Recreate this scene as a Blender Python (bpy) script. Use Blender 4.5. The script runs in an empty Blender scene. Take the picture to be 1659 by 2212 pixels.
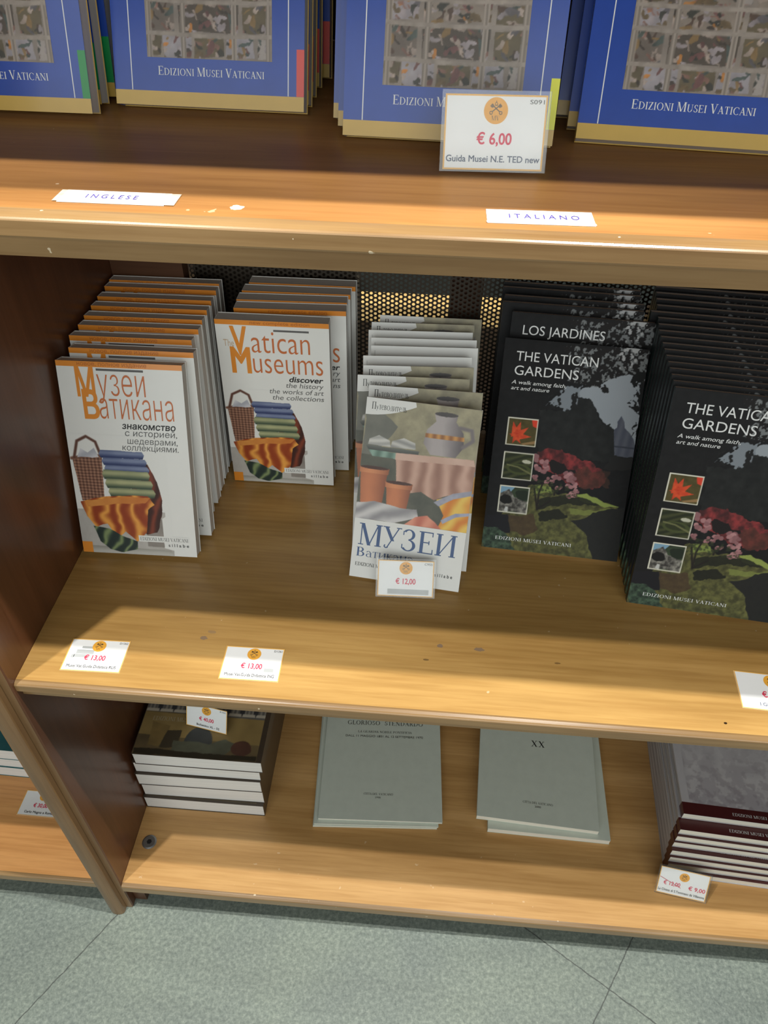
import bpy, bmesh, math, random
import numpy as np
from mathutils import Vector, Matrix, geometry

S = bpy.context.scene
COL = S.collection
R = math.radians

# ---------------------------------------------------------------- camera
cd = bpy.data.cameras.new('camera')
cam = bpy.data.objects.new('camera', cd)
COL.objects.link(cam)
S.camera = cam
cd.sensor_fit = 'VERTICAL'
cd.sensor_height = 24.0
cd.lens = 1638.4 / 2212.0 * 24.0
cd.clip_start = 0.01
CR = ((0.9967961469395662, 0.07903712178374092, 0.012270893471006879),
      (0.06266643213443648, -0.6763968313968188, -0.7338666396286752),
      (-0.04970271350715934, 0.7322844118622802, -0.6791827297668424))
CAM = Vector((0.43575, -0.45554, 1.33936))
m = Matrix.Identity(4)
for i in range(3):
    m[i][0] = CR[0][i]
    m[i][1] = -CR[1][i]
    m[i][2] = -CR[2][i]
    m[i][3] = CAM[i]
cam.matrix_world = m

# ---------------------------------------------------------------- light
S.view_settings.view_transform = 'Standard'
S.view_settings.look = 'None'
S.view_settings.gamma = 1.0
S.view_settings.exposure = 0.0
w = bpy.data.worlds.new('world')
S.world = w
w.use_nodes = True
w.node_tree.nodes['Background'].inputs[0].default_value = (0.97, 1.0, 0.98, 1)
w.node_tree.nodes['Background'].inputs[1].default_value = 0.12


def spot_lamp(name, loc, target, power, radius, color, angle=95):
    l = bpy.data.lights.new(name, 'SPOT')
    l.energy = power
    l.shadow_soft_size = radius
    l.color = color
    l.spot_size = R(angle)
    l.spot_blend = 0.6
    o = bpy.data.objects.new(name, l)
    o.location = loc
    d = Vector(target) - Vector(loc)
    o.rotation_euler = d.to_track_quat('-Z', 'Y').to_euler()
    COL.objects.link(o)
    return o


# two ceiling spots in front of the bookcase, and a broad fill light added behind the camera to brighten the covers
spot_lamp('ceiling_spot', (-0.17, -0.262, 2.27), (0.35, 0.02, 0.9), 84, 0.012, (1.0, 0.97, 0.91))
spot_lamp('ceiling_spot', (0.78, -0.115, 2.22), (0.5, 0.02, 0.7), 124, 0.012, (1.0, 0.975, 0.92))
al = bpy.data.lights.new('front_fill_light', 'AREA')
al.shape = 'RECTANGLE'
al.size = 4.2
al.size_y = 2.4
al.energy = 70
al.color = (0.96, 1.0, 0.97)
ao = bpy.data.objects.new('front_fill_light', al)
ao.location = (0.55, -2.8, 1.7)
ao.rotation_euler = (Vector((0.4, 0.1, 0.7)) - Vector(ao.location)).to_track_quat('-Z', 'Y').to_euler()
COL.objects.link(ao)

ZM, ZA, ZB, ZT = 0.6302, 1.1522, 0.0902, 1.475   # shelf tops: middle, upper, bottom, above the frame


# ---------------------------------------------------------------- materials
def lin(c):
    return tuple((x / 12.92 if x <= 0.04045 else ((x + 0.055) / 1.055) ** 2.4) for x in (v / 255.0 for v in c))


MATS = {}


def base_mat(name):
    mt = bpy.data.materials.new(name)
    mt.use_nodes = True
    nt = mt.node_tree
    return mt, nt, nt.nodes['Principled BSDF']


def noise(nt, scale, mapscale=(1, 1, 1), detail=4, coord='Object', rough=0.55, loc=(0, 0, 0)):
    tc = nt.nodes.new('ShaderNodeTexCoord')
    mp = nt.nodes.new('ShaderNodeMapping')
    mp.inputs['Scale'].default_value = mapscale
    mp.inputs['Location'].default_value = loc
    nz = nt.nodes.new('ShaderNodeTexNoise')
    nz.inputs['Scale'].default_value = scale
    nz.inputs['Detail'].default_value = detail
    nz.inputs['Roughness'].default_value = rough
    nt.links.new(tc.outputs[coord], mp.inputs[0])
    nt.links.new(mp.outputs[0], nz.inputs[0])
    return nz.outputs[0]


def ramp(nt, fac, stops):
    r = nt.nodes.new('ShaderNodeValToRGB')
    e = r.color_ramp.elements
    while len(e) < len(stops):
        e.new(0.5)
    for i, (p, c) in enumerate(stops):
        e[i].position = p
        e[i].color = (*c, 1)
    nt.links.new(fac, r.inputs[0])
    return r.outputs[0]


def mixc(nt, fac, a, b, mode='MIX'):
    mx = nt.nodes.new('ShaderNodeMix')
    mx.data_type = 'RGBA'
    mx.blend_type = mode
    for sock, v in ((mx.inputs[0], fac), (mx.inputs[6], a), (mx.inputs[7], b)):
        if hasattr(v, 'is_linked'):
            nt.links.new(v, sock)
        elif isinstance(v, (int, float)):
            sock.default_value = v
        else:
            sock.default_value = (*v, 1)
    return mx.outputs[2]


def math_n(nt, op, a, b=None):
    n = nt.nodes.new('ShaderNodeMath')
    n.operation = op
    for k, v in enumerate((a, b)):
        if v is None:
            continue
        if hasattr(v, 'is_linked'):
            nt.links.new(v, n.inputs[k])
        else:
            n.inputs[k].default_value = v
    return n.outputs[0]


def plain(name, c, rough=0.5, coat=0.0, vary=0.06, metal=0.0):
    if name in MATS:
        return MATS[name]
    mt, nt, b = base_mat(name)
    f = noise(nt, 60, detail=3)
    lc = lin(c)
    out = ramp(nt, f, [(0.3, tuple(x * (1 - vary) for x in lc)), (0.7, tuple(min(1, x * (1 + vary)) for x in lc))])
    nt.links.new(out, b.inputs['Base Color'])
    b.inputs['Roughness'].default_value = rough
    b.inputs['Coat Weight'].default_value = coat
    b.inputs['Coat Roughness'].default_value = 0.12
    b.inputs['Metallic'].default_value = metal
    MATS[name] = mt
    return mt


def wood(name, dark, mid, light, axis='x', rough=0.34, coat=0.25, marks=(), chips=0.0, loc=(0, 0, 0)):
    mt, nt, b = base_mat(name)
    if axis == 'x':
        ms1, ms2, ms3 = (1.2, 9, 9), (9, 240, 240), (2, 26, 26)
    else:
        ms1, ms2, ms3 = (9, 9, 1.2), (240, 240, 9), (26, 26, 2)
    n1 = noise(nt, 2.2, ms1, 5, loc=loc)
    c = ramp(nt, n1, [(0.28, lin(dark)), (0.5, lin(mid)), (0.72, lin(light))])
    n2 = noise(nt, 1.0, ms2, 3, loc=loc)
    g = ramp(nt, n2, [(0.36, (0.80, 0.74, 0.66)), (0.56, (1, 1, 1))])
    c = mixc(nt, 0.55, c, g, 'MULTIPLY')
    n3 = noise(nt, 1.6, ms3, 6, rough=0.7, loc=loc)
    g3 = ramp(nt, n3, [(0.35, (0.86, 0.82, 0.76)), (0.6, (1.04, 1.04, 1.04))])
    c = mixc(nt, 0.6, c, g3, 'MULTIPLY')
    geo = nt.nodes.new('ShaderNodeNewGeometry')
    sx = nt.nodes.new('ShaderNodeSeparateXYZ')
    nt.links.new(geo.outputs['Position'], sx.inputs[0])
    wob = noise(nt, 260, detail=3)
    for (px, py, rx, ry, mc, st) in marks:
        dx = math_n(nt, 'DIVIDE', math_n(nt, 'SUBTRACT', sx.outputs[0], px), rx)
        dy = math_n(nt, 'DIVIDE', math_n(nt, 'SUBTRACT', sx.outputs[1], py), ry)
        d2 = math_n(nt, 'ADD', math_n(nt, 'MULTIPLY', dx, dx), math_n(nt, 'MULTIPLY', dy, dy))
        d2 = math_n(nt, 'ADD', d2, math_n(nt, 'MULTIPLY', wob, 1.6))
        fac = math_n(nt, 'MULTIPLY', math_n(nt, 'LESS_THAN', d2, 1.5), st)
        c = mixc(nt, fac, c, lin(mc))
    if chips:
        nc = noise(nt, 95, (1, 1, 1), 2)
        nb = noise(nt, 5, (1, 1, 1), 2)
        cm = math_n(nt, 'MULTIPLY', math_n(nt, 'GREATER_THAN', nc, 0.74), math_n(nt, 'GREATER_THAN', nb, 0.5))
        c = mixc(nt, math_n(nt, 'MULTIPLY', cm, chips), c, lin((250, 235, 205)))
    nt.links.new(c, b.inputs['Base Color'])
    b.inputs['Roughness'].default_value = rough
    b.inputs['Coat Weight'].default_value = coat
    b.inputs['Coat Roughness'].default_value = 0.15
    bp = nt.nodes.new('ShaderNodeBump')
    bp.inputs['Strength'].default_value = 0.05
    bp.inputs['Distance'].default_value = 0.001
    nt.links.new(n2, bp.inputs['Height'])
    nt.links.new(bp.outputs[0], b.inputs['Normal'])
    return mt


GREY = (120, 105, 95)
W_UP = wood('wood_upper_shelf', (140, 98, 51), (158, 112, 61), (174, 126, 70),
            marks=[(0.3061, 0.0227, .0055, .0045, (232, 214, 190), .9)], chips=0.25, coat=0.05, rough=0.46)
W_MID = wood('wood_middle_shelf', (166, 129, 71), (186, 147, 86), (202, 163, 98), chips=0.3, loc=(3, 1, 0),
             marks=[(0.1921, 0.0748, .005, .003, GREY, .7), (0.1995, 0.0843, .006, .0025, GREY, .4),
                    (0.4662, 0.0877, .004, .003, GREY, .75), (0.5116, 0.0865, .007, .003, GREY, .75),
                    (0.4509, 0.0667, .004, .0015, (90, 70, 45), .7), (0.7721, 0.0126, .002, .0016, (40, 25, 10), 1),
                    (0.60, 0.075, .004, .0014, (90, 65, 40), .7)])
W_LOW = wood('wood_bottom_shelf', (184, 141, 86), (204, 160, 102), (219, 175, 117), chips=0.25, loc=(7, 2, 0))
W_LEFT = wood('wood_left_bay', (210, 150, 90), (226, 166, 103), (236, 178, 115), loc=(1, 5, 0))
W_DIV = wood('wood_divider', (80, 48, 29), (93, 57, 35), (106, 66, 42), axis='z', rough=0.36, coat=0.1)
W_TRIM = wood('wood_trim', (106, 80, 51), (120, 92, 60), (134, 104, 70), axis='z', rough=0.4)
W_NOSE = wood('wood_shelf_nose', (126, 98, 62), (142, 113, 74), (156, 126, 86), rough=0.3, coat=0.35, chips=0.5, loc=(2, 8, 3))
DARKW = wood('wood_dark', (70, 42, 24), (84, 52, 30), (96, 62, 38), rough=0.5)
METAL = plain('dark_perforated_metal', (50, 42, 31), 0.6)


def pages_mat(name, c, axis=1, freq=900):
    mt, nt, b = base_mat(name)
    ms = [4, 4, 4]
    ms[axis] = freq
    n = noise(nt, 1.0, tuple(ms), 2)
    lc = lin(c)
    out = ramp(nt, n, [(0.35, tuple(x * 0.86 for x in lc)), (0.6, lc)])
    nt.links.new(out, b.inputs['Base Color'])
    b.inputs['Roughness'].default_value = 0.8
    return mt


PAGES = pages_mat('page_edges', (222, 220, 216))
PAGES_GREY = pages_mat('page_edges_grey', (206, 202, 196))
PAGES_DARK = pages_mat('page_edges_dim', (210, 202, 196))
PAGES_CREAM = pages_mat('page_edges_cream', (226, 220, 205))


def picture_mat(name, rough=0.35, coat=0.3, spec=0.5):
    mt, nt, b = base_mat(name)
    a = nt.nodes.new('ShaderNodeVertexColor')
    a.layer_name = 'Col'
    f = noise(nt, 900, detail=2)
    g = ramp(nt, f, [(0.3, (0.985, 0.985, 0.985)), (0.7, (1.01, 1.01, 1.01))])
    nt.links.new(mixc(nt, 1.0, a.outputs[0], g, 'MULTIPLY'), b.inputs['Base Color'])
    b.inputs['Roughness'].default_value = rough
    b.inputs['Coat Weight'].default_value = coat
    b.inputs['Coat Roughness'].default_value = 0.15
    b.inputs['Specular IOR Level'].default_value = spec
    return mt


PIC = picture_mat('printed_picture', 0.4, 0.08, 0.35)
PIC_MATT = picture_mat('printed_picture_matt', 0.6, 0.0, 0.2)
WHITE = plain('white_cover', (226, 227, 224), 0.4, 0.08, 0.01)
WHITE_CARD = plain('white_card', (236, 238, 238), 0.5, 0.1, 0.01)
ORANGE = plain('orange_print', (222, 138, 44), 0.35, 0.3, 0.02)
ORANGE_DK = plain('brown_orange_print', (176, 98, 40), 0.4, 0, 0.02)
RUST = plain('rust_print', (196, 108, 58), 0.4, 0, 0.02)
BLACK = plain('black_print', (28, 28, 30), 0.5, 0, 0.02)
DGREY = plain('grey_print', (92, 92, 92), 0.5, 0, 0.02)
TAN = plain('tan_print', (196, 170, 140), 0.5, 0, 0.02)
INKBLUE = plain('blue_print', (34, 74, 128), 0.4, 0.1, 0.02)
BLUE = plain('blue_cover', (34, 70, 160), 0.3, 0.25, 0.05)
GOLD = plain('gold_band', (202, 166, 78), 0.35, 0.3, 0.03)
PWHITE = plain('white_print', (226, 228, 228), 0.45, 0, 0.01)
RED = plain('red_print', (214, 48, 82), 0.5, 0, 0.02)
TAB_R = plain('red_tab', (214, 70, 60), 0.35, 0.3, 0.02)
TAB_G = plain('green_tab', (20, 140, 70), 0.35, 0.3, 0.02)
TAB_Y = plain('yellow_tab', (222, 224, 30), 0.35, 0.3, 0.02)
NAVY = plain('navy_caption_print', (70, 82, 108), 0.5, 0, 0.02)
SPINE_G = plain('dark_green_cover', (24, 46, 44), 0.4, 0.15, 0.1)
BLACKC = plain('black_cover', (24, 24, 26), 0.6, 0.0, 0.05)
SPINE_TXT = plain('pale_green_print', (120, 150, 130), 0.5, 0, 0.02)
GREYC = plain('grey_paper_cover', (206, 214, 202), 0.7, 0, 0.03)
GREYTXT = plain('dark_grey_print', (74, 74, 70), 0.6, 0, 0.02)
MAROON = plain('maroon_cover', (74, 26, 30), 0.4, 0.2, 0.05)
BROWNC = plain('dark_brown_cover', (72, 62, 52), 0.4, 0.2, 0.08)
EMB = plain('emblem_gold', (232, 168, 58), 0.5, 0, 0.05)
EMBK = plain('emblem_ink', (120, 96, 62), 0.5, 0, 0.02)
EDGE_OR = plain('card_border', (234, 182, 92), 0.5, 0, 0.02)
VIOLET = plain('violet_pen', (70, 58, 140), 0.6, 0, 0.02)
TEAL = plain('teal_cover', (52, 104, 108), 0.4, 0.2, 0.1)
STEEL = plain('steel', (150, 152, 152), 0.35, 0, 0.03, 0.8)
CREAM = plain('cream_cover', (232, 222, 190), 0.6, 0, 0.03)


def sleeve_mat():
    mt, nt, b = base_mat('clear_plastic')
    out = nt.nodes['Material Output']
    tr = nt.nodes.new('ShaderNodeBsdfTransparent')
    gl = nt.nodes.new('ShaderNodeBsdfGlossy')
    gl.inputs['Roughness'].default_value = 0.08
    fr = nt.nodes.new('ShaderNodeFresnel')
    fr.inputs[0].default_value = 1.5
    n = noise(nt, 30, detail=2)
    fac = math_n(nt, 'ADD', math_n(nt, 'MULTIPLY', fr.outputs[0], 0.4), math_n(nt, 'MULTIPLY', n, 0.03))
    mx = nt.nodes.new('ShaderNodeMixShader')
    nt.links.new(fac, mx.inputs[0])
    nt.links.new(tr.outputs[0], mx.inputs[1])
    nt.links.new(gl.outputs[0], mx.inputs[2])
    nt.links.new(mx.outputs[0], out.inputs[0])
    return mt


CLEAR = sleeve_mat()


def tape_mat():
    mt, nt, b = base_mat('old_tape')
    b.inputs['Base Color'].default_value = (*lin((214, 205, 190)), 1)
    b.inputs['Alpha'].default_value = 0.75
    b.inputs['Roughness'].default_value = 0.25
    f = noise(nt, 120, detail=2)
    nt.links.new(ramp(nt, f, [(.3, lin((190, 180, 165))), (.7, lin((225, 218, 205)))]), b.inputs['Base Color'])
    return mt


TAPE = tape_mat()


def floor_mat():
    mt, nt, b = base_mat('grey_green_stone_tiles')
    n1 = noise(nt, 170, detail=5, rough=0.75)
    c = ramp(nt, n1, [(0.28, lin((92, 102, 98))), (0.48, lin((122, 133, 126))), (0.64, lin((146, 156, 147))), (0.8, lin((186, 193, 182)))])
    n2 = noise(nt, 5, detail=3)
    c = mixc(nt, 0.8, c, ramp(nt, n2, [(0.3, (0.80, 0.81, 0.83)), (0.7, (1.06, 1.06, 1.0))]), 'MULTIPLY')
    n4 = noise(nt, 3, (1, 6, 1), 2)
    c = mixc(nt, 0.5, c, ramp(nt, n4, [(0.35, (0.86, 0.86, 0.86)), (0.65, (1.1, 1.1, 1.1))]), 'MULTIPLY')
    geo = nt.nodes.new('ShaderNodeNewGeometry')
    mp = nt.nodes.new('ShaderNodeMapping')
    mp.vector_type = 'POINT'
    # tile axes turned 58 degrees to the bookcase; a joint crossing sits at (0.772, -0.067)
    th = R(-58)
    px, py = 0.772, -0.067
    mp.inputs['Rotation'].default_value = (0, 0, th)
    mp.inputs['Location'].default_value = (-(px * math.cos(th) - py * math.sin(th)), -(px * math.sin(th) + py * math.cos(th)), 0)
    nt.links.new(geo.outputs['Position'], mp.inputs[0])
    sx = nt.nodes.new('ShaderNodeSeparateXYZ')
    nt.links.new(mp.outputs[0], sx.inputs[0])
    wob = math_n(nt, 'MULTIPLY', math_n(nt, 'SUBTRACT', noise(nt, 60, detail=3), 0.5), 0.004)
    js = []
    for k in (0, 1):
        v = math_n(nt, 'ADD', math_n(nt, 'DIVIDE', math_n(nt, 'ADD', sx.outputs[k], wob), 0.696), 20.5)
        fr = math_n(nt, 'ABSOLUTE', math_n(nt, 'SUBTRACT', math_n(nt, 'FRACT', v), 0.5))
        js.append(fr)
    d = math_n(nt, 'MINIMUM', js[0], js[1])
    j = math_n(nt, 'LESS_THAN', d, 0.0014)
    c = mixc(nt, math_n(nt, 'MULTIPLY', j, 0.75), c, lin((58, 62, 60)))
    nt.links.new(c, b.inputs['Base Color'])
    b.inputs['Roughness'].default_value = 0.55
    bp = nt.nodes.new('ShaderNodeBump')
    bp.inputs['Strength'].default_value = 0.25
    bp.inputs['Distance'].default_value = 0.002
    nt.links.new(n1, bp.inputs['Height'])
    nt.links.new(bp.outputs[0], b.inputs['Normal'])
    return mt


# ---------------------------------------------------------------- mesh helpers
class MB:
    """collects polygons with a material slot each"""

    def __init__(self):
        self.v, self.f, self.mi, self.mats = [], [], [], []

    def slot(self, mt):
        if mt not in self.mats:
            self.mats.append(mt)
        return self.mats.index(mt)

    def poly(self, pts, mt):
        n = len(self.v)
        self.v += [tuple(p) for p in pts]
        self.f.append(tuple(range(n, n + len(pts))))
        self.mi.append(self.slot(mt))

    def box(self, x0, x1, y0, y1, z0, z1, mt, skip=''):
        P = lambda a, b, c: (x1 if a else x0, y1 if b else y0, z1 if c else z0)
        F = {'f': (0, 0, 0, 1, 0, 0, 1, 0, 1, 0, 0, 1), 'b': (1, 1, 0, 0, 1, 0, 0, 1, 1, 1, 1, 1),
             'l': (0, 1, 0, 0, 0, 0, 0, 0, 1, 0, 1, 1), 'r': (1, 0, 0, 1, 1, 0, 1, 1, 1, 1, 0, 1),
             't': (0, 0, 1, 1, 0, 1, 1, 1, 1, 0, 1, 1), 'd': (0, 1, 0, 1, 1, 0, 1, 0, 0, 0, 0, 0)}
        for k, q in F.items():
            if k in skip:
                continue
            mm = mt[k] if isinstance(mt, dict) and k in mt else (mt['*'] if isinstance(mt, dict) else mt)
            self.poly([P(*q[i:i + 3]) for i in (0, 3, 6, 9)], mm)

    def rect(self, x0, x1, z0, z1, y, mt):
        self.poly([(x0, y, z0), (x1, y, z0), (x1, y, z1), (x0, y, z1)], mt)

    def extrude_x(self, prof, x0, x1, mt, nose=None, count=0):
        n = len(prof)
        for i in range(n):
            a, b = prof[i], prof[(i + 1) % n]
            self.poly([(x0, *a), (x1, *a), (x1, *b), (x0, *b)], nose if i < count else mt)
        self.poly([(x0, *p) for p in prof][::-1], mt)
        self.poly([(x1, *p) for p in prof], mt)

    def extrude_z(self, prof, z0, z1, mt):
        n = len(prof)
        for i in range(n):
            a, b = prof[i], prof[(i + 1) % n]
            self.poly([(*a, z0), (*b, z0), (*b, z1), (*a, z1)], mt)
        self.poly([(*p, z0) for p in prof][::-1], mt)
        self.poly([(*p, z1) for p in prof], mt)

    def build(self, name, parent=None, smooth=False, weld=True):
        me = bpy.data.meshes.new(name)
        me.from_pydata(self.v, [], self.f)
        for mt in self.mats:
            me.materials.append(mt)
        me.polygons.foreach_set('material_index', self.mi)
        if weld:
            bm = bmesh.new()
            bm.from_mesh(me)
            bmesh.ops.remove_doubles(bm, verts=bm.verts, dist=1e-6)
            bmesh.ops.recalc_face_normals(bm, faces=bm.faces)
            bm.to_mesh(me)
            bm.free()
        if smooth:
            me.polygons.foreach_set('use_smooth', [True] * len(me.polygons))
        me.update()
        o = bpy.data.objects.new(name, me)
        COL.objects.link(o)
        if parent:
            o.parent = parent
        return o


def thing(name, label, cat, loc=(0, 0, 0), rot=(0, 0, 0), group=None):
    o = bpy.data.objects.new(name, None)
    o.empty_display_size = 0.01
    COL.objects.link(o)
    o.location = loc
    o.rotation_euler = rot
    tag(o, label, cat, group)
    return o


def tag(o, label, cat, group=None):
    o['label'] = label
    o['category'] = cat
    if group:
        o['group'] = group
    return o


def dup(o, parent=None):
    c = o.copy()
    COL.objects.link(c)
    if parent:
        c.parent = parent
    for ch in list(o.children):
        dup(ch, c)
    return c


# ---------------------------------------------------------------- lettering
GLY = {}


def _eval_spline(sp):
    out = []
    bp = sp.bezier_points
    n = len(bp)
    for i in range(n):
        a, b = bp[i], bp[(i + 1) % n]
        if (a.handle_right - a.co).length < 1e-6 and (b.handle_left - b.co).length < 1e-6:
            out.append(a.co.copy())
        else:
            seg = geometry.interpolate_bezier(a.co, a.handle_right, b.handle_left, b.co, 6)
            out += [Vector(s) for s in seg[:-1]]
    res = []
    for p in out:
        if not res or (p.x - res[-1][0]) ** 2 + (p.y - res[-1][1]) ** 2 > 1e-9:
            res.append((p.x, p.y))
    return res


def area(c):
    return 0.5 * sum(c[i][0] * c[(i + 1) % len(c)][1] - c[(i + 1) % len(c)][0] * c[i][1] for i in range(len(c)))


def inside(p, c):
    r = False
    j = len(c) - 1
    for i in range(len(c)):
        if (c[i][1] > p[1]) != (c[j][1] > p[1]) and p[0] < (c[j][0] - c[i][0]) * (p[1] - c[i][1]) / (c[j][1] - c[i][1]) + c[i][0]:
            r = not r
        j = i
    return r


def grow(c, d):
    """push a contour along its outward normals by d"""
    n = len(c)
    res = []
    for i in range(n):
        a, b, e = Vector(c[i - 1]), Vector(c[i]), Vector(c[(i + 1) % n])
        t1, t2 = (b - a), (e - b)
        if t1.length < 1e-7 or t2.length < 1e-7:
            res.append(c[i])
            continue
        t1.normalize()
        t2.normalize()
        n1, n2 = Vector((t1.y, -t1.x)), Vector((t2.y, -t2.x))
        q = n1 + n2
        k = q.length
        if k < 0.3:
            q = n1
        else:
            q = q / k * min(2.0, 2.0 / k) if k < 2 else q / 2
            q = (n1 + n2) / max(0.4, 1 + n1.dot(n2))
        res.append((b.x + q.x * d, b.y + q.y * d))
    return res


def winding(p, c):
    r = 0
    for i in range(len(c)):
        (x0, y0), (x1, y1) = c[i - 1], c[i]
        if (y0 <= p[1]) != (y1 <= p[1]):
            if x0 + (p[1] - y0) / (y1 - y0) * (x1 - x0) > p[0]:
                r += 1 if y1 > y0 else -1
    return r


def fill(contours):
    """triangulates overlapping contours with the non-zero winding rule"""
    vs, es = [], []
    for c in contours:
        n = len(vs)
        vs += [Vector(q) for q in c]
        es += [(n + i, n + (i + 1) % len(c)) for i in range(len(c))]
    ov, _, of, _, _, _ = geometry.delaunay_2d_cdt(vs, es, [], 0, 1e-5)
    tri = []
    for f in of:
        if len(f) != 3:
            continue
        cx = sum(ov[i].x for i in f) / 3
        cy = sum(ov[i].y for i in f) / 3
        if sum(winding((cx, cy), c) for c in contours) != 0:
            tri.append(tuple(f))
    return [(v.x, v.y) for v in ov], tri


def sans(s, bold=0.0, space=1.0):
    """outlines of a string: list of [outer, hole, ...] in em units"""
    key = (s, bold, space)
    if key in GLY:
        return GLY[key]
    c = bpy.data.curves.new('txt', 'FONT')
    c.body = s
    c.size = 1
    c.space_character = space
    o = bpy.data.objects.new('txt', c)
    COL.objects.link(o)
    dg = bpy.context.evaluated_depsgraph_get()
    cu = o.evaluated_get(dg).to_curve(dg)
    cs = [_eval_spline(sp) for sp in cu.splines if len(sp.bezier_points) > 2]
    o.to_curve_clear()
    bpy.data.objects.remove(o)
    bpy.data.curves.remove(c)
    if not cs:
        return []
    big = max(cs, key=lambda q: abs(area(q)))
    sg = 1 if area(big) > 0 else -1
    # contours that overlap along the line belong to one letter
    box = sorted(((min(p[0] for p in q), max(p[0] for p in q), q) for q in cs), key=lambda t: t[0])
    groups = []
    end = None
    for x0, x1, q in box:
        if end is None or x0 > end - 1e-4:
            groups.append([q])
            end = x1
        else:
            groups[-1].append(q)
            end = max(end, x1)
    if bold:
        groups = [[grow(q, bold * (1 if area(max(g, key=lambda t: abs(area(t)))) > 0 else -1)) for q in g] for g in groups]
    GLY[key] = groups
    return groups


# a small serif alphabet drawn with thick and thin strokes (cap height 1)
TK, TN = 0.135, 0.045


def _v(x, y0, y1, w=TK):
    return [(x - w / 2, y0), (x + w / 2, y0), (x + w / 2, y1), (x - w / 2, y1)]


def _h(x0, x1, y, t=TN):
    return [(x0, y - t / 2), (x1, y - t / 2), (x1, y + t / 2), (x0, y + t / 2)]


def _l(x0, y0, x1, y1, w=TK):
    return [(x0 - w / 2, y0), (x0 + w / 2, y0), (x1 + w / 2, y1), (x1 - w / 2, y1)]


def _s(x, y, w=0.27):
    t = 0.04
    y = y if y < 0.3 else y - t
    return [(x - w / 2, y), (x + w / 2, y), (x + w / 2, y + t), (x - w / 2, y + t)]


def _a(cx, cy, rx, ry, a0, a1, tw=TK, tn=TN, n=18):
    o = [(cx + rx * math.cos(R(a0 + (a1 - a0) * i / n)), cy + ry * math.sin(R(a0 + (a1 - a0) * i / n))) for i in range(n + 1)]
    q = [(cx + (rx - tw) * math.cos(R(a0 + (a1 - a0) * i / n)), cy + (ry - tn) * math.sin(R(a0 + (a1 - a0) * i / n))) for i in range(n + 1)]
    return [[o[i], o[i + 1], q[i + 1], q[i]] for i in range(n)]


def _stem(x, w=TK, h=1.0, sw=0.27):
    return [_v(x, 0, h, w), _s(x, 0, sw), [(x - sw / 2, h - 0.04), (x + sw / 2, h - 0.04), (x + sw / 2, h), (x - sw / 2, h)]]


def _tick(x, y0, y1):
    return _v(x, y0, y1, 0.04)


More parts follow.
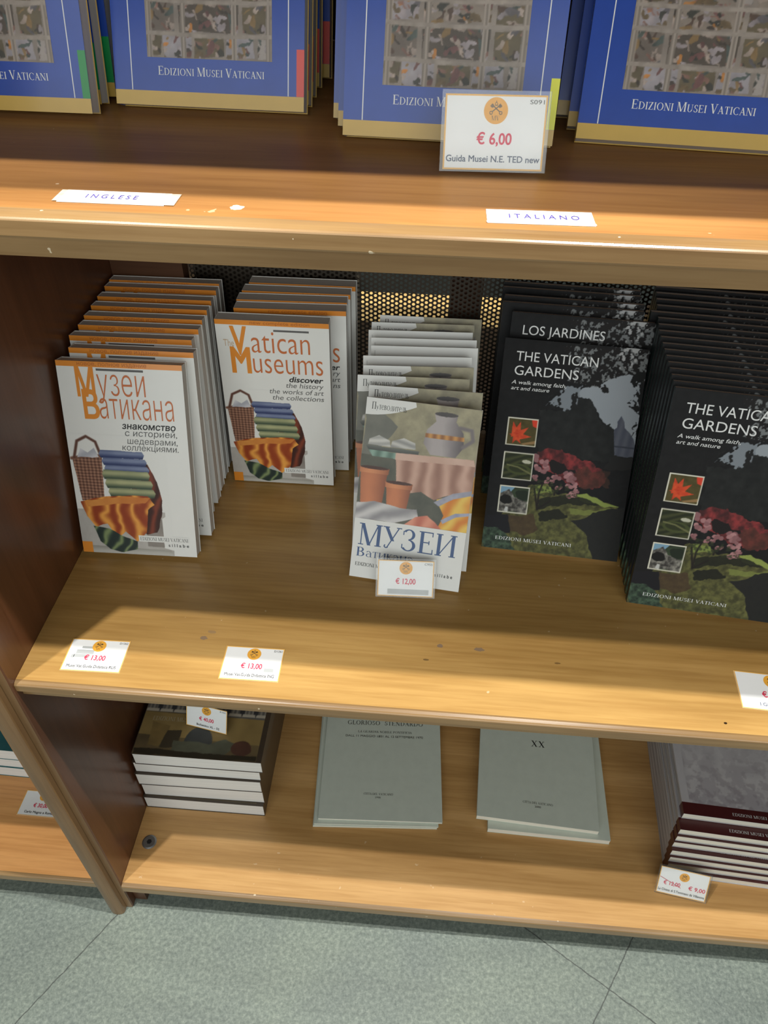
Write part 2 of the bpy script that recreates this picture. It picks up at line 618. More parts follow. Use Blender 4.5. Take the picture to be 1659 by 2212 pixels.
def serif_glyph(ch):
    G = {
        'E': (_stem(.16) + [_h(.16, .6, .98), _h(.16, .47, .51), _h(.16, .64, .02), _tick(.59, .8, 1), _tick(.63, 0, .22), _tick(.46, .42, .6)], .70),
        'I': (_stem(.17), .35), 'D': (_stem(.16) + [_h(.16, .3, .98), _h(.16, .3, .02)] + _a(.3, .5, .5, .5, -90, 90), .86),
        'Z': ([_h(.06, .6, .98), _h(.04, .62, .02), _l(.12, .02, .52, .98, .16), _tick(.08, .8, 1), _tick(.6, 0, .22)], .67),
        'O': (_a(.45, .5, .42, .51, 0, 360, n=32), .9),
        'N': (_stem(.14, TN) + [_v(.72, 0, 1, TN), _s(.72, 1, .25), _l(.16, 1, .7, 0, .15)], .86),
        'M': (_stem(.13, TN, sw=.22) + _stem(.86) + [_l(.16, 1, .48, 0, .14), _l(.48, 0, .82, 1, .05)], 1.02),
        'U': ([_v(.17, .32, 1), _s(.17, 1), _v(.67, .32, 1, TN), _s(.67, 1, .25)] + _a(.397, .32, .295, .33, 180, 360, .12, .05), .82),
        'S': (_a(.3, .745, .22, .26, 30, 270, .11, .05) + _a(.29, .26, .25, .265, -150, 90, .12, .05) + [_tick(.5, .74, .92), _tick(.06, .08, .28)], .58),
        'V': ([_l(.13, 1, .4, 0, .14), _l(.4, 0, .66, 1, .05), _s(.13, 1), _s(.66, 1, .24)], .78),
        'A': ([_l(.1, 0, .38, 1, .05), _l(.36, 1, .64, 0, .15), _h(.18, .55, .34), _s(.1, 0, .22), _s(.65, 0, .28)], .78),
        'T': (_stem(.34) + [_h(.04, .64, .98), _tick(.06, .78, 1), _tick(.62, .78, 1)], .68),
        'C': (_a(.45, .5, .42, .51, 48, 312, n=26) + [_tick(.72, .7, .95)], .8),
        'G': (_a(.45, .5, .42, .51, 48, 330, n=26) + [_tick(.72, .7, .95), _v(.72, .02, .42, .12), _s(.72, .4, .26)], .88),
        'L': (_stem(.16) + [_h(.16, .6, .02), _tick(.59, 0, .25)], .64),
        'R': (_stem(.16) + [_h(.16, .32, .98), _h(.16, .36, .5)] + _a(.32, .74, .28, .26, -90, 90) + [_l(.36, .5, .66, 0, .14), _s(.68, 0, .2)], .76),
        'X': ([_l(.12, 1, .6, 0, .15), _l(.1, 0, .6, 1, .05), _s(.12, 1), _s(.6, 1, .24), _s(.1, 0, .24), _s(.6, 0)], .74),
        'У': ([_l(.12, 1, .42, .36, .14), _l(.22, .06, .66, 1, .05), _s(.12, 1), _s(.66, 1, .22)] + _a(.17, .09, .1, .09, 120, 340, .05, .05), .76),
        'З': (_a(.3, .755, .26, .25, -90, 150, .12, .045) + _a(.3, .265, .31, .27, -150, 90, .13, .045) + [_tick(.08, .72, .9), _tick(.05, .1, .3)], .68),
        'И': (_stem(.16) + _stem(.74) + [_l(.18, .04, .72, .96, .05)], .9),
        'П': (_stem(.16) + _stem(.66) + [_h(.16, .66, .98)], .82),
        'В': (_stem(.16) + [_h(.16, .34, .98), _h(.16, .36, .52), _h(.16, .36, .02)] + _a(.32, .75, .26, .25, -90, 90) + _a(.34, .26, .31, .265, -90, 90), .74),
        'B': (_stem(.16) + [_h(.16, .34, .98), _h(.16, .36, .52), _h(.16, .36, .02)] + _a(.32, .75, .26, .25, -90, 90) + _a(.34, .26, .31, .265, -90, 90), .74),
        'К': (_stem(.16) + [_l(.26, .48, .56, 1, .05), _l(.28, .5, .64, 0, .14), _s(.64, 0, .26), _s(.56, 1, .22)], .74),
        'H': (_stem(.16) + _stem(.7) + [_h(.16, .7, .51)], .86),
        'Н': (_stem(.16) + _stem(.7) + [_h(.16, .7, .51)], .86),
        'Л': ([_l(.16, .02, .32, 1, .05), _h(.3, .66, .98)] + _stem(.66) + [_s(.12, 0, .2)], .82),
        'Д': ([_l(.2, .02, .34, 1, .05), _h(.32, .62, .98), _v(.62, 0, 1), _h(.06, .78, .02), _tick(.08, -.2, .04), _tick(.76, -.2, .04)], .84),
        'Ь': (_stem(.16) + [_h(.16, .34, .54), _h(.16, .34, .02)] + _a(.34, .28, .28, .285, -90, 90), .68),
        'ee': (_a(.38, .5, .34, .51, 12, 320, n=26) + [_h(.08, .7, .55)], .76),
        'a': (_a(.3, .28, .27, .29, 60, 300, .12, .05) + _a(.3, .7, .26, .3, 15, 160, .12, .05) + [_v(.56, .0, .76, .13), _s(.64, 0, .2), _h(.3, .56, .55)], .74),
        '0': (_a(.3, .5, .28, .51, 0, 360), .6), '1': (_stem(.22), .5), '9': (_a(.3, .7, .28, .3, 0, 360) + [_l(.52, .66, .3, 0, .1)], .6),
        '8': (_a(.3, .75, .24, .25, 0, 360) + _a(.3, .27, .28, .28, 0, 360), .6), '2': (_a(.3, .72, .26, .28, -30, 170) + [_l(.1, .02, .5, .6, .1), _h(.06, .58, .03, .08)], .6),
        'P': (_stem(.16) + [_h(.16, .32, .98), _h(.16, .36, .48)] + _a(.32, .73, .28, .27, -90, 90), .66),
        'F': (_stem(.16) + [_h(.16, .6, .98), _h(.16, .47, .51), _tick(.59, .78, 1)], .64),
        ' ': ([], .34), '.': ([_v(.1, 0, .1, .1)], .25)}
    return G[ch]


LOWMAP = {'а': 'a', 'т': 'T', 'и': 'И', 'к': 'К', 'н': 'Н', 'у': 'У', 'е': 'ee', 'в': 'В', 'о': 'O', 'М': 'M', 'Е': 'E', 'д': 'Д', 'л': 'Л', 'ь': 'Ь', 'п': 'П'}


def serif(s, low=0.66, space=0.0, smallcaps=None):
    """serif outlines; Cyrillic lower case is drawn at x-height; '^' before a letter makes it a large capital"""
    out = []
    x = 0.0
    big = smallcaps is None
    for ch in s:
        if ch == '^':
            big = True
            continue
        sc = 1.0
        dy = 0.0
        if ch in 'МЕ':
            g, adv = serif_glyph(LOWMAP[ch])
        elif ch in LOWMAP:
            sc = low
            dy = -0.28 * low if ch == 'у' else 0.0
            g, adv = serif_glyph(LOWMAP[ch])
        else:
            if smallcaps is not None and not big:
                sc = smallcaps
            g, adv = serif_glyph(ch)
        for p in g:
            out.append([[(x + px * sc, py * sc + dy) for px, py in p]])
        x += (adv + 0.02 + space) * sc
        if smallcaps is not None:
            big = False
    return out


CAPH = {}


def ref_h(ch):
    if ch not in CAPH:
        ys = [p[1] for g in sans(ch) for c in g for p in c]
        CAPH[ch] = max(ys) - min(0.0, min(ys))
    return CAPH[ch]


def lettering(name, items, mt, parent, y=-0.00025, plane=None):
    """items: dict(s, x0, x1, z, h, ref, font, bold, shear); sizes in millimetres on the x/z plane"""
    mb_v, mb_f = [], []
    lay = 0
    for it in items:
        f = it.get('font', 'sans')
        if f == 'sans':
            gr = sans(it['s'], it.get('bold', 0.0), it.get('space', 1.0))
            rh = ref_h(it.get('ref', 'x' if it['s'].islower() else 'H'))
        else:
            gr = serif(it['s'], space=it.get('space', 0.0), smallcaps=it.get('smallcaps'))
            rh = 1.0
        if not gr:
            continue
        sh = it.get('shear', 0.0)
        gr = [[[(px + sh * py, py) for px, py in c] for c in g] for g in gr]
        xs = [p[0] for g in gr for c in g for p in c]
        xa, xb = min(xs), max(xs)
        sx = (it['x1'] - it['x0']) / (xb - xa)
        sz = it['h'] / rh
        for g in gr:
            if f == 'sans':
                flat, tris = fill(g)
            else:
                flat = g[0]
                tris = [(0, i, i + 1) for i in range(1, len(flat) - 1)]
            n = len(mb_v)
            yy = y - lay * 2e-6
            lay = (lay + 1) % 40
            for p in flat:
                mb_v.append(((it['x0'] + (p[0] - xa) * sx) / 1000, yy, (it['z'] + p[1] * sz) / 1000))
            for t in tris:
                a, b, c = (flat[i] for i in t)
                cr = (b[0] - a[0]) * (c[1] - a[1]) - (c[0] - a[0]) * (b[1] - a[1])
                if abs(cr) > 1e-9:
                    mb_f.append(tuple(n + i for i in (t if cr > 0 else t[::-1])))
    if plane:
        mb_v = [plane(p) for p in mb_v]
    me = bpy.data.meshes.new(name)
    me.from_pydata(mb_v, [], mb_f)
    me.materials.append(mt)
    me.update()
    o = bpy.data.objects.new(name, me)
    COL.objects.link(o)
    o.parent = parent
    return o


# ---------------------------------------------------------------- printed pictures, painted point by point
class Art:
    def __init__(self, w, h, base, seed=1):
        self.ow, self.oh = w, h
        w, h = 2 * w, 2 * h
        self.w, self.h = w, h
        self.c = np.zeros((h, w, 3))
        self.c[:] = base
        self.V, self.U = np.meshgrid(np.linspace(0, 1, h), np.linspace(0, 1, w), indexing='ij')
        self.rng = np.random.default_rng(seed)
        self.asp = h / w

    def vn(self, f):
        fx, fy = max(2, int(f)), max(2, int(f * self.asp))
        g = self.rng.random((fy + 2, fx + 2))
        x, y = self.U * fx, self.V * fy
        i, j = x.astype(int), y.astype(int)
        a, b = x - i, y - j
        a, b = a * a * (3 - 2 * a), b * b * (3 - 2 * b)
        return (g[j, i] * (1 - a) + g[j, i + 1] * a) * (1 - b) + (g[j + 1, i] * (1 - a) + g[j + 1, i + 1] * a) * b

    def fbm(self, f, o=4):
        s, t, k = 0, 0, 1.0
        for i in range(o):
            s = s + k * self.vn(f * 2 ** i)
            t += k
            k *= 0.55
        return s / t

    def warp(self, amt, f):
        if not amt:
            return self.U, self.V
        return self.U + amt * (self.fbm(f, 3) - .5), self.V + amt / self.asp * (self.fbm(f, 3) - .5)

    def pmask(self, pts, wob=0, wf=12):
        u, v = self.warp(wob, wf)
        r = np.zeros(u.shape, bool)
        j = len(pts) - 1
        for i in range(len(pts)):
            (xi, yi), (xj, yj) = pts[i], pts[j]
            with np.errstate(divide='ignore', invalid='ignore'):
                r ^= ((yi > v) != (yj > v)) & (u < (xj - xi) * (v - yi) / ((yj - yi) or 1e-9) + xi)
            j = i
        return r.astype(float)

    def emask(self, cx, cy, rx, ry, rot=0, wob=0, wf=10, soft=0.0):
        u, v = self.warp(wob, wf)
        dx, dy = (u - cx), (v - cy) * self.asp
        ry = ry * self.asp
        c, s = math.cos(R(rot)), math.sin(R(rot))
        d = np.sqrt(((dx * c + dy * s) / rx) ** 2 + ((-dx * s + dy * c) / ry) ** 2)
        if soft:
            return np.clip((1 - d) / soft, 0, 1)
        return (d < 1).astype(float)

    def put(self, mask, col, col2=None, tex=None, a=1.0):
        col = np.array(col, float)
        if col2 is not None and tex is not None:
            k = np.clip(tex, 0, 1)[..., None]
            src = col * (1 - k) + np.array(col2, float) * k
        else:
            src = col
        mm = (mask * a)[..., None]
        self.c = self.c * (1 - mm) + src * mm

    def folds(self, ang, f, wob=0.12):
        u, v = self.warp(wob, 4)
        c, s = math.cos(R(ang)), math.sin(R(ang))
        t = (u * c + v * self.asp * s) * f
        return 0.5 + 0.5 * np.sin(t * 6.283)

    def line(self, pts, wd, col, a=1.0):
        u, v = self.U, self.V * self.asp
        mk = np.zeros(u.shape)
        for (x0, y0), (x1, y1) in zip(pts[:-1], pts[1:]):
            y0, y1 = y0 * self.asp, y1 * self.asp
            L = (x1 - x0) ** 2 + (y1 - y0) ** 2 or 1e-9
            t = np.clip(((u - x0) * (x1 - x0) + (v - y0) * (y1 - y0)) / L, 0, 1)
            d = np.hypot(u - x0 - t * (x1 - x0), v - y0 - t * (y1 - y0))
            mk = np.maximum(mk, np.clip(1.5 - d / wd * 1.0, 0, 1))
        self.put(mk, col, a=a)

    def build(self, name, x0, x1, z0, z1, parent, y=-0.00018, mt=None, keep=None):
        """lays the picture on the x/z plane (metres); v runs downwards; keep drops the points outside a mask"""
        h, w = self.oh, self.ow
        self.V, self.U = np.meshgrid(np.linspace(0, 1, h), np.linspace(0, 1, w), indexing='ij')
        self.c = self.c.reshape(h, 2, w, 2, 3).mean((1, 3))
        X = x0 + self.U * (x1 - x0)
        Z = z1 - self.V * (z1 - z0)
        co = np.stack([X, np.full_like(X, y), Z], -1).reshape(-1, 3)
        idx = np.arange(h * w).reshape(h, w)
        q = np.stack([idx[1:, :-1], idx[1:, 1:], idx[:-1, 1:], idx[:-1, :-1]], -1).reshape(-1, 4)
        if keep is not None:
            kk = keep.reshape(-1) > 0.5
            q = q[kk[q].all(1)]
        me = bpy.data.meshes.new(name)
        me.from_pydata(co.tolist(), [], q.tolist())
        s = np.clip(self.c, 0, 255) / 255.0
        l = np.where(s <= 0.04045, s / 12.92, ((s + 0.055) / 1.055) ** 2.4)
        rgba = np.concatenate([l.reshape(-1, 3), np.ones((h * w, 1))], 1).astype(np.float32)
        at = me.color_attributes.new('Col', 'FLOAT_COLOR', 'POINT')
        at.data.foreach_set('color', rgba.ravel())
        me.materials.append(mt or PIC)
        me.update()
        o = bpy.data.objects.new(name, me)
        COL.objects.link(o)
        o.parent = parent
        return o


def garden_art():
    """a park at dusk: dark trees, a pale gap of sky with a domed church, red maple, pink rhododendrons, lawn"""
    a = Art(230, 360, (20, 20, 22), 5)

    def g(x, y):
        xl, xr = 221 - 242 * (y - 38) / 1973, 1522 - 297 * (y - 132) / 2024
        u = (x - xl) / (xr - xl)
        yt, yb = 38 + 94 * u, 2011 + 145 * u
        return (u, (y - yt) / (yb - yt))

    P = lambda pts: [g(*p) for p in pts]
    n = a.fbm(30, 3)
    a.put(np.ones_like(n), (17, 18, 20), (30, 30, 32), n)
    # sky gap
    a.put(a.pmask(P([(800, 560), (960, 470), (1080, 440), (1240, 360), (1440, 330), (1440, 560), (1400, 1000), (1180, 900), (1040, 700), (900, 640)]), .05, 14), (150, 158, 166), (168, 174, 182), a.fbm(3, 2))
    a.put(a.pmask(P([(690, 600), (760, 500), (900, 490), (900, 660), (780, 700), (580, 660)]), .12, 22), (130, 138, 146))
    # leaf clusters over the sky
    lf = a.fbm(52, 3)
    br = a.pmask(P([(760, 100), (1510, 130), (1490, 420), (1330, 350), (1200, 420), (960, 500), (800, 430), (900, 300)]), .08, 10)
    a.put(br * (lf > .57), (120, 124, 126))
    a.put(br * (lf <= .545), (28, 26, 27))
    sp = a.pmask(P([(1240, 160), (1430, 40), (1480, 60), (1430, 260), (1300, 340), (1250, 300)]), .06, 16)
    a.put(sp * (a.fbm(48, 3) > .55), (176, 178, 180))
    lk = (a.fbm(22, 3) > .5).astype(float)
    a.put(a.pmask(P([(860, 400), (1230, 300), (1210, 450), (1160, 540), (1080, 520), (1000, 440), (900, 500)]), .08, 14) * lk, (26, 26, 27))
    a.put(a.pmask(P([(1380, 340), (1510, 330), (1470, 760), (1380, 900), (1350, 950), (1420, 760), (1310, 640), (1400, 560), (1360, 460)]), .07, 18) * (a.fbm(26, 3) > .42), (24, 25, 26))
    a.put(a.pmask(P([(620, 560), (860, 530), (870, 700), (700, 700), (600, 640)]), .06, 18) * (a.fbm(30, 3) > .53), (30, 31, 32))
    # trees
    a.put(a.pmask(P([(520, 700), (860, 690), (880, 590), (950, 570), (1030, 640), (1050, 740), (1110, 830), (1170, 830), (1220, 920), (1220, 1180), (520, 1100)]), .06, 22), (24, 26, 27), (42, 44, 44), a.fbm(26, 3))
    # domed church
    a.put(a.pmask(P([(1205, 870), (1230, 850), (1240, 790), (1262, 760), (1270, 742), (1280, 762), (1296, 800), (1300, 855), (1345, 900), (1380, 960), (1395, 1030), (1385, 1140), (1205, 1120)]), .006, 20), (78, 82, 96), (92, 96, 108), a.folds(8, 16, .02))
    a.put(a.pmask(P([(1205, 1020), (1395, 1040), (1392, 1056), (1205, 1036)])), (62, 66, 78))
    a.put(a.pmask(P([(1180, 1120), (1400, 1130), (1400, 1260), (1100, 1240)]), .05, 16), (34, 34, 34))
    # red maple
    mp = a.pmask(P([(500, 1090), (600, 1040), (800, 1090), (860, 1150), (1000, 1180), (1100, 1280), (1140, 1340), (1060, 1440), (880, 1420), (640, 1300), (500, 1200)]), .05, 20)
    a.put(mp, (70, 36, 38), (150, 58, 60), a.fbm(26, 4) * 2.2 - .65)
    a.put(a.pmask(P([(860, 1250), (1150, 1270), (1160, 1420), (900, 1440)]), .08, 16) * .6, (60, 44, 36), (96, 60, 48), a.fbm(30, 3))
    a.put(a.pmask(P([(600, 1180), (760, 1190), (840, 1290), (640, 1300)]), .08, 18), (30, 26, 27))
    # meadow
    a.put(a.pmask(P([(430, 1420), (600, 1390), (700, 1490), (870, 1490), (1180, 1580), (1280, 1640), (1220, 2200), (-40, 2200), (-20, 1830), (160, 1700)]), .03, 16), (66, 66, 42), (110, 110, 64), a.fbm(40, 3) * 1.8 - .4)
    a.put(a.pmask(P([(480, 1400), (640, 1410), (640, 1480), (480, 1490)]), .05, 14), (128, 142, 74))
    a.put(a.pmask(P([(860, 1500), (950, 1490), (1250, 1610), (1120, 1610), (900, 1560)]), .03, 14), (144, 158, 82))
    a.put(a.pmask(P([(780, 1630), (1180, 1640), (980, 1700), (800, 1690)]), .05, 14), (128, 138, 72), a=.8)
    a.put(a.pmask(P([(520, 1540), (800, 1510), (1100, 1590), (960, 1610), (640, 1600), (500, 1650)]), .06, 14), (30, 32, 26), a=.85)
    a.put(a.pmask(P([(500, 1680), (700, 1640), (780, 1700), (620, 1760), (520, 1730)]), .07, 16), (30, 32, 26), a=.9)
    a.put(a.pmask(P([(820, 1760), (1010, 1660), (1300, 1610), (1240, 2180), (980, 2160), (960, 1900)]), .05, 10), (32, 33, 35), a=.92)
    a.put(a.pmask(P([(230, 1700), (480, 1700), (520, 1860), (400, 1900), (230, 1860)]), .05, 12), (66, 50, 40), (84, 66, 48), a.fbm(40, 3), .8)
    a.put(a.pmask(P([(40, 1690), (230, 1690), (250, 1870), (100, 1870), (0, 1800)]), .03, 10), (28, 28, 33))
    a.put(a.pmask(P([(0, 1800), (120, 1820), (240, 1920), (300, 2080), (-20, 2030)]), .05, 16), (40, 52, 44), (78, 100, 80), a.fbm(46, 3) * 2 - .5)
    # pink rhododendrons on thin stems
    for st in ([(500, 1640), (520, 1480), (560, 1380)], [(500, 1640), (480, 1440)], [(660, 1500), (680, 1400)], [(500, 1640), (620, 1560)]):
        a.line(P(st), .006, (34, 30, 28))
    rg = random.Random(4)
    for cx, cy, r in ((520, 1160, 44), (570, 1210, 40), (500, 1250, 40), (580, 1265, 34), (492, 1335, 30), (590, 1350, 30), (680, 1345, 36), (800, 1320, 44), (830, 1340, 36), (835, 1400, 32), (790, 1400, 34), (700, 1420, 26), (830, 1480, 40), (860, 1465, 26), (800, 1500, 30), (640, 1370, 22)):
        for k in range(5):
            x, y = g(cx + rg.uniform(-r, r) * .8, cy + rg.uniform(-r, r) * .8)
            t = rg.random()
            a.put(a.emask(x, y, r / 2300, r / 3800, 0, .01, 30), (134 + 50 * t, 92 + 44 * t, 96 + 42 * t))
    gl = a.pmask(P([(430, 1360), (870, 1380), (870, 1540), (440, 1520)]), .06, 14)
    a.put(gl * (a.fbm(44, 3) > .56), (50, 58, 38), a=.7)
    # three inset photographs
    sq = [(.087, .361), (.087, .524), (.087, .687)]
    SW, SH = .218, .131
    for i, (x, y) in enumerate(sq):
        a.put(a.pmask([(x, y), (x + SW, y), (x + SW, y + SH), (x, y + SH)]), (224, 222, 206))
        e = .008
        x0, x1, y0, y1 = x + e, x + SW - e, y + e * .62, y + SH - e * .62
        f = lambda p, q: (x0 + p * (x1 - x0), y0 + q * (y1 - y0))
        box = a.pmask([f(0, 0), f(1, 0), f(1, 1), f(0, 1)])
        if i == 0:
            a.put(box, (70, 64, 34), (98, 86, 50), a.fbm(40, 3))
            a.put(box * a.pmask([f(.5, .95), f(1, .8), f(1, .92), f(.6, 1)]), (150, 120, 80))
            for tip in ((.42, .1), (.15, .12), (.72, .3), (.85, .66), (.5, .95), (.05, .6), (.2, .98)):
                bx, by = .3, .68
                dx, dy = tip[0] - bx, tip[1] - by
                a.put(box * a.pmask([f(bx - dy * .3, by + dx * .3), f(*tip), f(bx + dy * .3, by - dx * .3)]), (226, 92, 52), (196, 60, 36), a.vn(50))
            a.put(box * a.pmask([f(.8, 0), f(1, 0), f(1, .3), f(.86, .24)]), (222, 70, 48))
        elif i == 1:
            a.put(box, (40, 46, 30), (70, 74, 46), a.folds(75, 22, .1))
            a.put(box * a.emask(*f(.55, .62), .09, .026, 4), (72, 80, 46))
            a.put(box * a.emask(*f(.52, .6), .066, .017, 4), (50, 56, 34))
            a.put(box * a.emask(*f(.8, .3), .034, .009, 4), (196, 196, 176))
            a.put(box * a.pmask([f(.1, .44), f(.5, .5), f(1, .72), f(1, .8), f(.5, .56), f(.1, .5)]), (110, 112, 74))
        else:
            a.put(box, (66, 84, 58), (46, 56, 44), a.fbm(30, 3))
            a.put(box * a.pmask([f(0, 0), f(.5, 0), f(.36, .2), f(0, .3)]), (126, 164, 190))
            a.put(box * a.pmask([f(0, .3), f(.3, .05), f(.5, .4), f(1, .5), f(1, 1), f(0, 1)], .03, 24), (60, 58, 56), (150, 148, 140), a.fbm(46, 3) * 2 - .5)
            a.put(box * a.emask(*f(.2, .52), .045, .025, 0, .02, 20), (26, 26, 26))
            a.put(box * a.emask(*f(.8, .3), .05, .026, 0, .03, 20), (34, 44, 34))
            a.put(box * a.pmask([f(.2, 1), f(.24, .8), f(.32, .8), f(.34, 1)], .01, 30), (196, 198, 196))
    return a


def drapery_art():
    """a generic pile of folded fabrics and a basket on a stone block; the surround stays white"""
    a = Art(210, 280, (226, 227, 224), 9)

    def lay(pts, c1, c2, tex, wob=.02, wf=6, al=1.0):
        a.put(a.pmask(pts, wob, wf), c1, c2, tex, al)

    def roll(x0, y0, x1, y1, c1, c2, n=3):
        """one folded cloth seen from its fold: rounded layers stacked up"""
        for i in range(n):
            t0, t1 = y0 + (y1 - y0) * i / n, y0 + (y1 - y0) * (i + 1.06) / n
            q = .02 * ((i * 7) % 3 - 1)
            r = (t1 - t0) * .5
            lay([(x0 + q, t0 + r), (x0 + q + .02, t0), (x1 + q - .02, t0 + .006), (x1 + q, t0 + r), (x1 + q - .02, t1), (x0 + q + .02, t1)], c1, c2, np.clip(1.2 - np.abs((a.V - (t0 + r * .7)) / r) * 1.1, 0, 1) * (.7 + .5 * a.fbm(5, 3)), .012, 8)

    # stone block
    lay([(0, .62), (.94, .62), (.94, .655), (.9, .675), (.9, .93), (1, .95), (1, 1), (0, 1)], (164, 160, 154), (192, 189, 184), a.fbm(7, 4), .006, 10)
    lay([(.72, .68), (.9, .675), (.9, .925), (.72, .92)], (128, 122, 116), (156, 150, 144), a.fbm(9, 3), .01, 8)
    lay([(0, .935), (.97, .95), (1, 1), (0, 1)], (150, 148, 140), (184, 182, 176), a.folds(90, 7, .03), .004, 8)
    # wicker basket
    wv = a.folds(0, 26, .02) * .5 + a.folds(90, 30, .02) * .5
    lay([(.03, .2), (.34, .17), (.31, .52), (.07, .55)], (88, 58, 48), (168, 126, 104), wv * 1.3 - .15, .012, 8)
    a.line([(.02, .2), (.18, .175), (.36, .17)], .016, (120, 84, 68))
    a.line([(.05, .19), (.1, .06), (.2, .02), (.29, .06), (.33, .17)], .014, (96, 64, 54))
    lay([(.08, .19), (.13, .12), (.2, .15), (.27, .11), (.31, .18)], (172, 174, 184), (206, 206, 212), a.folds(60, 6), .02, 8)
    # rust cloth hanging down the right side
    lay([(.6, .2), (.8, .22), (.89, .36), (.92, .52), (.9, .66), (.84, .8), (.72, .82), (.62, .7)], (58, 30, 26), (124, 58, 40), a.folds(14, 8, .16) ** 1.4, .03, 6)
    # folded pile: blue over green
    roll(.33, .12, .80, .3, (44, 56, 98), (122, 134, 164), 3)
    roll(.34, .28, .84, .5, (62, 78, 62), (172, 174, 132), 3)
    # orange cloth spread over the block with hanging folds
    lay([(.05, .56), (.2, .52), (.5, .49), (.78, .49), (.84, .56), (.76, .6), (.72, .8), (.62, .88), (.5, .8), (.4, .86), (.3, .74), (.18, .78), (.1, .68)], (146, 62, 30), (230, 160, 74), a.folds(8, 5.5, .3) ** 1.5, .03, 6)
    lay([(.1, .55), (.5, .5), (.8, .5), (.74, .55), (.4, .57), (.12, .6)], (190, 108, 48), (226, 162, 84), a.fbm(5, 3), .02, 7)
    # dark green cloth below
    lay([(.14, .76), (.32, .78), (.46, .84), (.62, .88), (.6, .95), (.44, .985), (.3, .96), (.2, .9)], (36, 50, 46), (126, 142, 98), a.folds(22, 9, .15) ** 3, .03, 6)
    return a


def still_life_art():
    """a generic still life: grey jug, open book, terracotta pots, pale tablecloth and a yellow cloth"""
    a = Art(190, 210, (150, 144, 118), 21)

    def lay(pts, c1, c2, tex, wob=.01, wf=6, al=1.0):
        a.put(a.pmask(pts, wob, wf), c1, c2, tex, al)

    lit = lambda cx, r: np.clip(1 - np.abs((a.U - cx) / r) ** 1.6, 0, 1)
    a.put(np.ones_like(a.U), (128, 123, 102), (180, 172, 140), a.fbm(9, 5) * 1.5 - .25)
    lay([(0, 0), (.3, .2), (.16, .42), (0, .55)], (98, 100, 92), (126, 126, 116), a.fbm(8, 3), .06, 4)
    lay([(0, .46), (1, .44), (1, 1), (0, 1)], (66, 70, 62), (106, 106, 92), a.fbm(9, 4))
    # shelf with the open book
    lay([(.03, .385), (.5, .385), (.5, .42), (.06, .42)], (74, 78, 74), (112, 116, 110), a.folds(90, 8, .02), .004)
    lay([(.06, .42), (.46, .42), (.44, .47), (.1, .47)], (96, 124, 112), (142, 172, 158), a.folds(5, 9, .05))
    lay([(.05, .375), (.06, .33), (.14, .295), (.24, .33), (.25, .38)], (168, 168, 164), (210, 209, 203), a.folds(80, 16, .03), .006)
    lay([(.25, .38), (.26, .33), (.36, .295), (.46, .325), (.47, .375)], (150, 150, 148), (200, 199, 194), a.folds(100, 16, .03), .006)
    # grey jug
    lay([(.6, .07), (.8, .06), (.79, .12), (.86, .2), (.88, .31), (.82, .4), (.6, .4), (.53, .31), (.55, .2), (.62, .13)], (78, 72, 76), (176, 168, 168), lit(.64, .26) * (.8 + .4 * a.fbm(6, 3)), .006)
    a.put(a.emask(.7, .068, .1, .018), (58, 54, 56), (86, 80, 80), a.fbm(6, 2))
    a.line([(.83, .16), (.93, .17), (.95, .25), (.87, .31)], .016, (120, 112, 114))
    lay([(.54, .23), (.875, .23), (.878, .265), (.54, .265)], (150, 98, 54), (206, 150, 82), a.folds(0, 14, .03), .006)
    # pale pink tablecloth with folds
    lay([(.3, .42), (.98, .4), (1, .44), (1, .7), (.9, .75), (.8, .71), (.68, .76), (.56, .71), (.44, .74), (.34, .69)], (148, 106, 90), (216, 178, 160), a.folds(3, 6.5, .12) * .7 + .3 * a.fbm(6, 3), .015)
    lay([(.3, .42), (.98, .4), (1, .45), (.3, .475)], (196, 158, 140), (220, 188, 172), a.fbm(6, 3), .008)
    # terracotta pots
    for cx, y0, w_, h_ in ((.13, .56, .12, .3), (.36, .66, .11, .22)):
        lay([(cx - w_, y0 + .04), (cx - w_ * .8, y0 + h_), (cx + w_ * .8, y0 + h_), (cx + w_, y0 + .04)], (120, 66, 46), (206, 128, 86), lit(cx - w_ * .3, w_ * 1.5) * (.85 + .3 * a.fbm(7, 3)), .006)
        lay([(cx - w_ * 1.1, y0), (cx + w_ * 1.1, y0), (cx + w_ * 1.06, y0 + .05), (cx - w_ * 1.06, y0 + .05)], (146, 84, 56), (218, 144, 98), lit(cx - w_ * .3, w_ * 1.5), .004)
        a.put(a.emask(cx, y0 + .003, w_ * 1.05, .014), (74, 44, 36))
    # white cloth at the lower left
    lay([(0, .86), (.16, .84), (.4, .87), (.54, .86), (.56, .93), (.36, 1), (0, 1)], (148, 146, 150), (208, 206, 206), a.folds(70, 7, .16), .02)
    # yellow and orange cloth with a grey hem
    lay([(.7, .76), (.84, .7), (1, .66), (1, 1), (.74, 1), (.78, .88)], (216, 128, 36), (236, 198, 90), a.folds(30, 5, .22), .012)
    lay([(.68, .78), (.84, .69), (1, .65), (1, .69), (.85, .735), (.73, .81)], (136, 138, 156), (180, 180, 194), a.fbm(20, 2), .006)
    lay([(.76, .92), (.88, .85), (1, .83), (1, .855), (.89, .88), (.78, .95)], (144, 150, 180), (178, 182, 200), a.fbm(20, 2), .006)
    # salmon cloth along the bottom edge
    lay([(.44, 1), (.54, .92), (.64, .9), (.72, .95), (.78, 1)], (196, 110, 90), (226, 152, 126), a.folds(25, 6), .012)
    return a


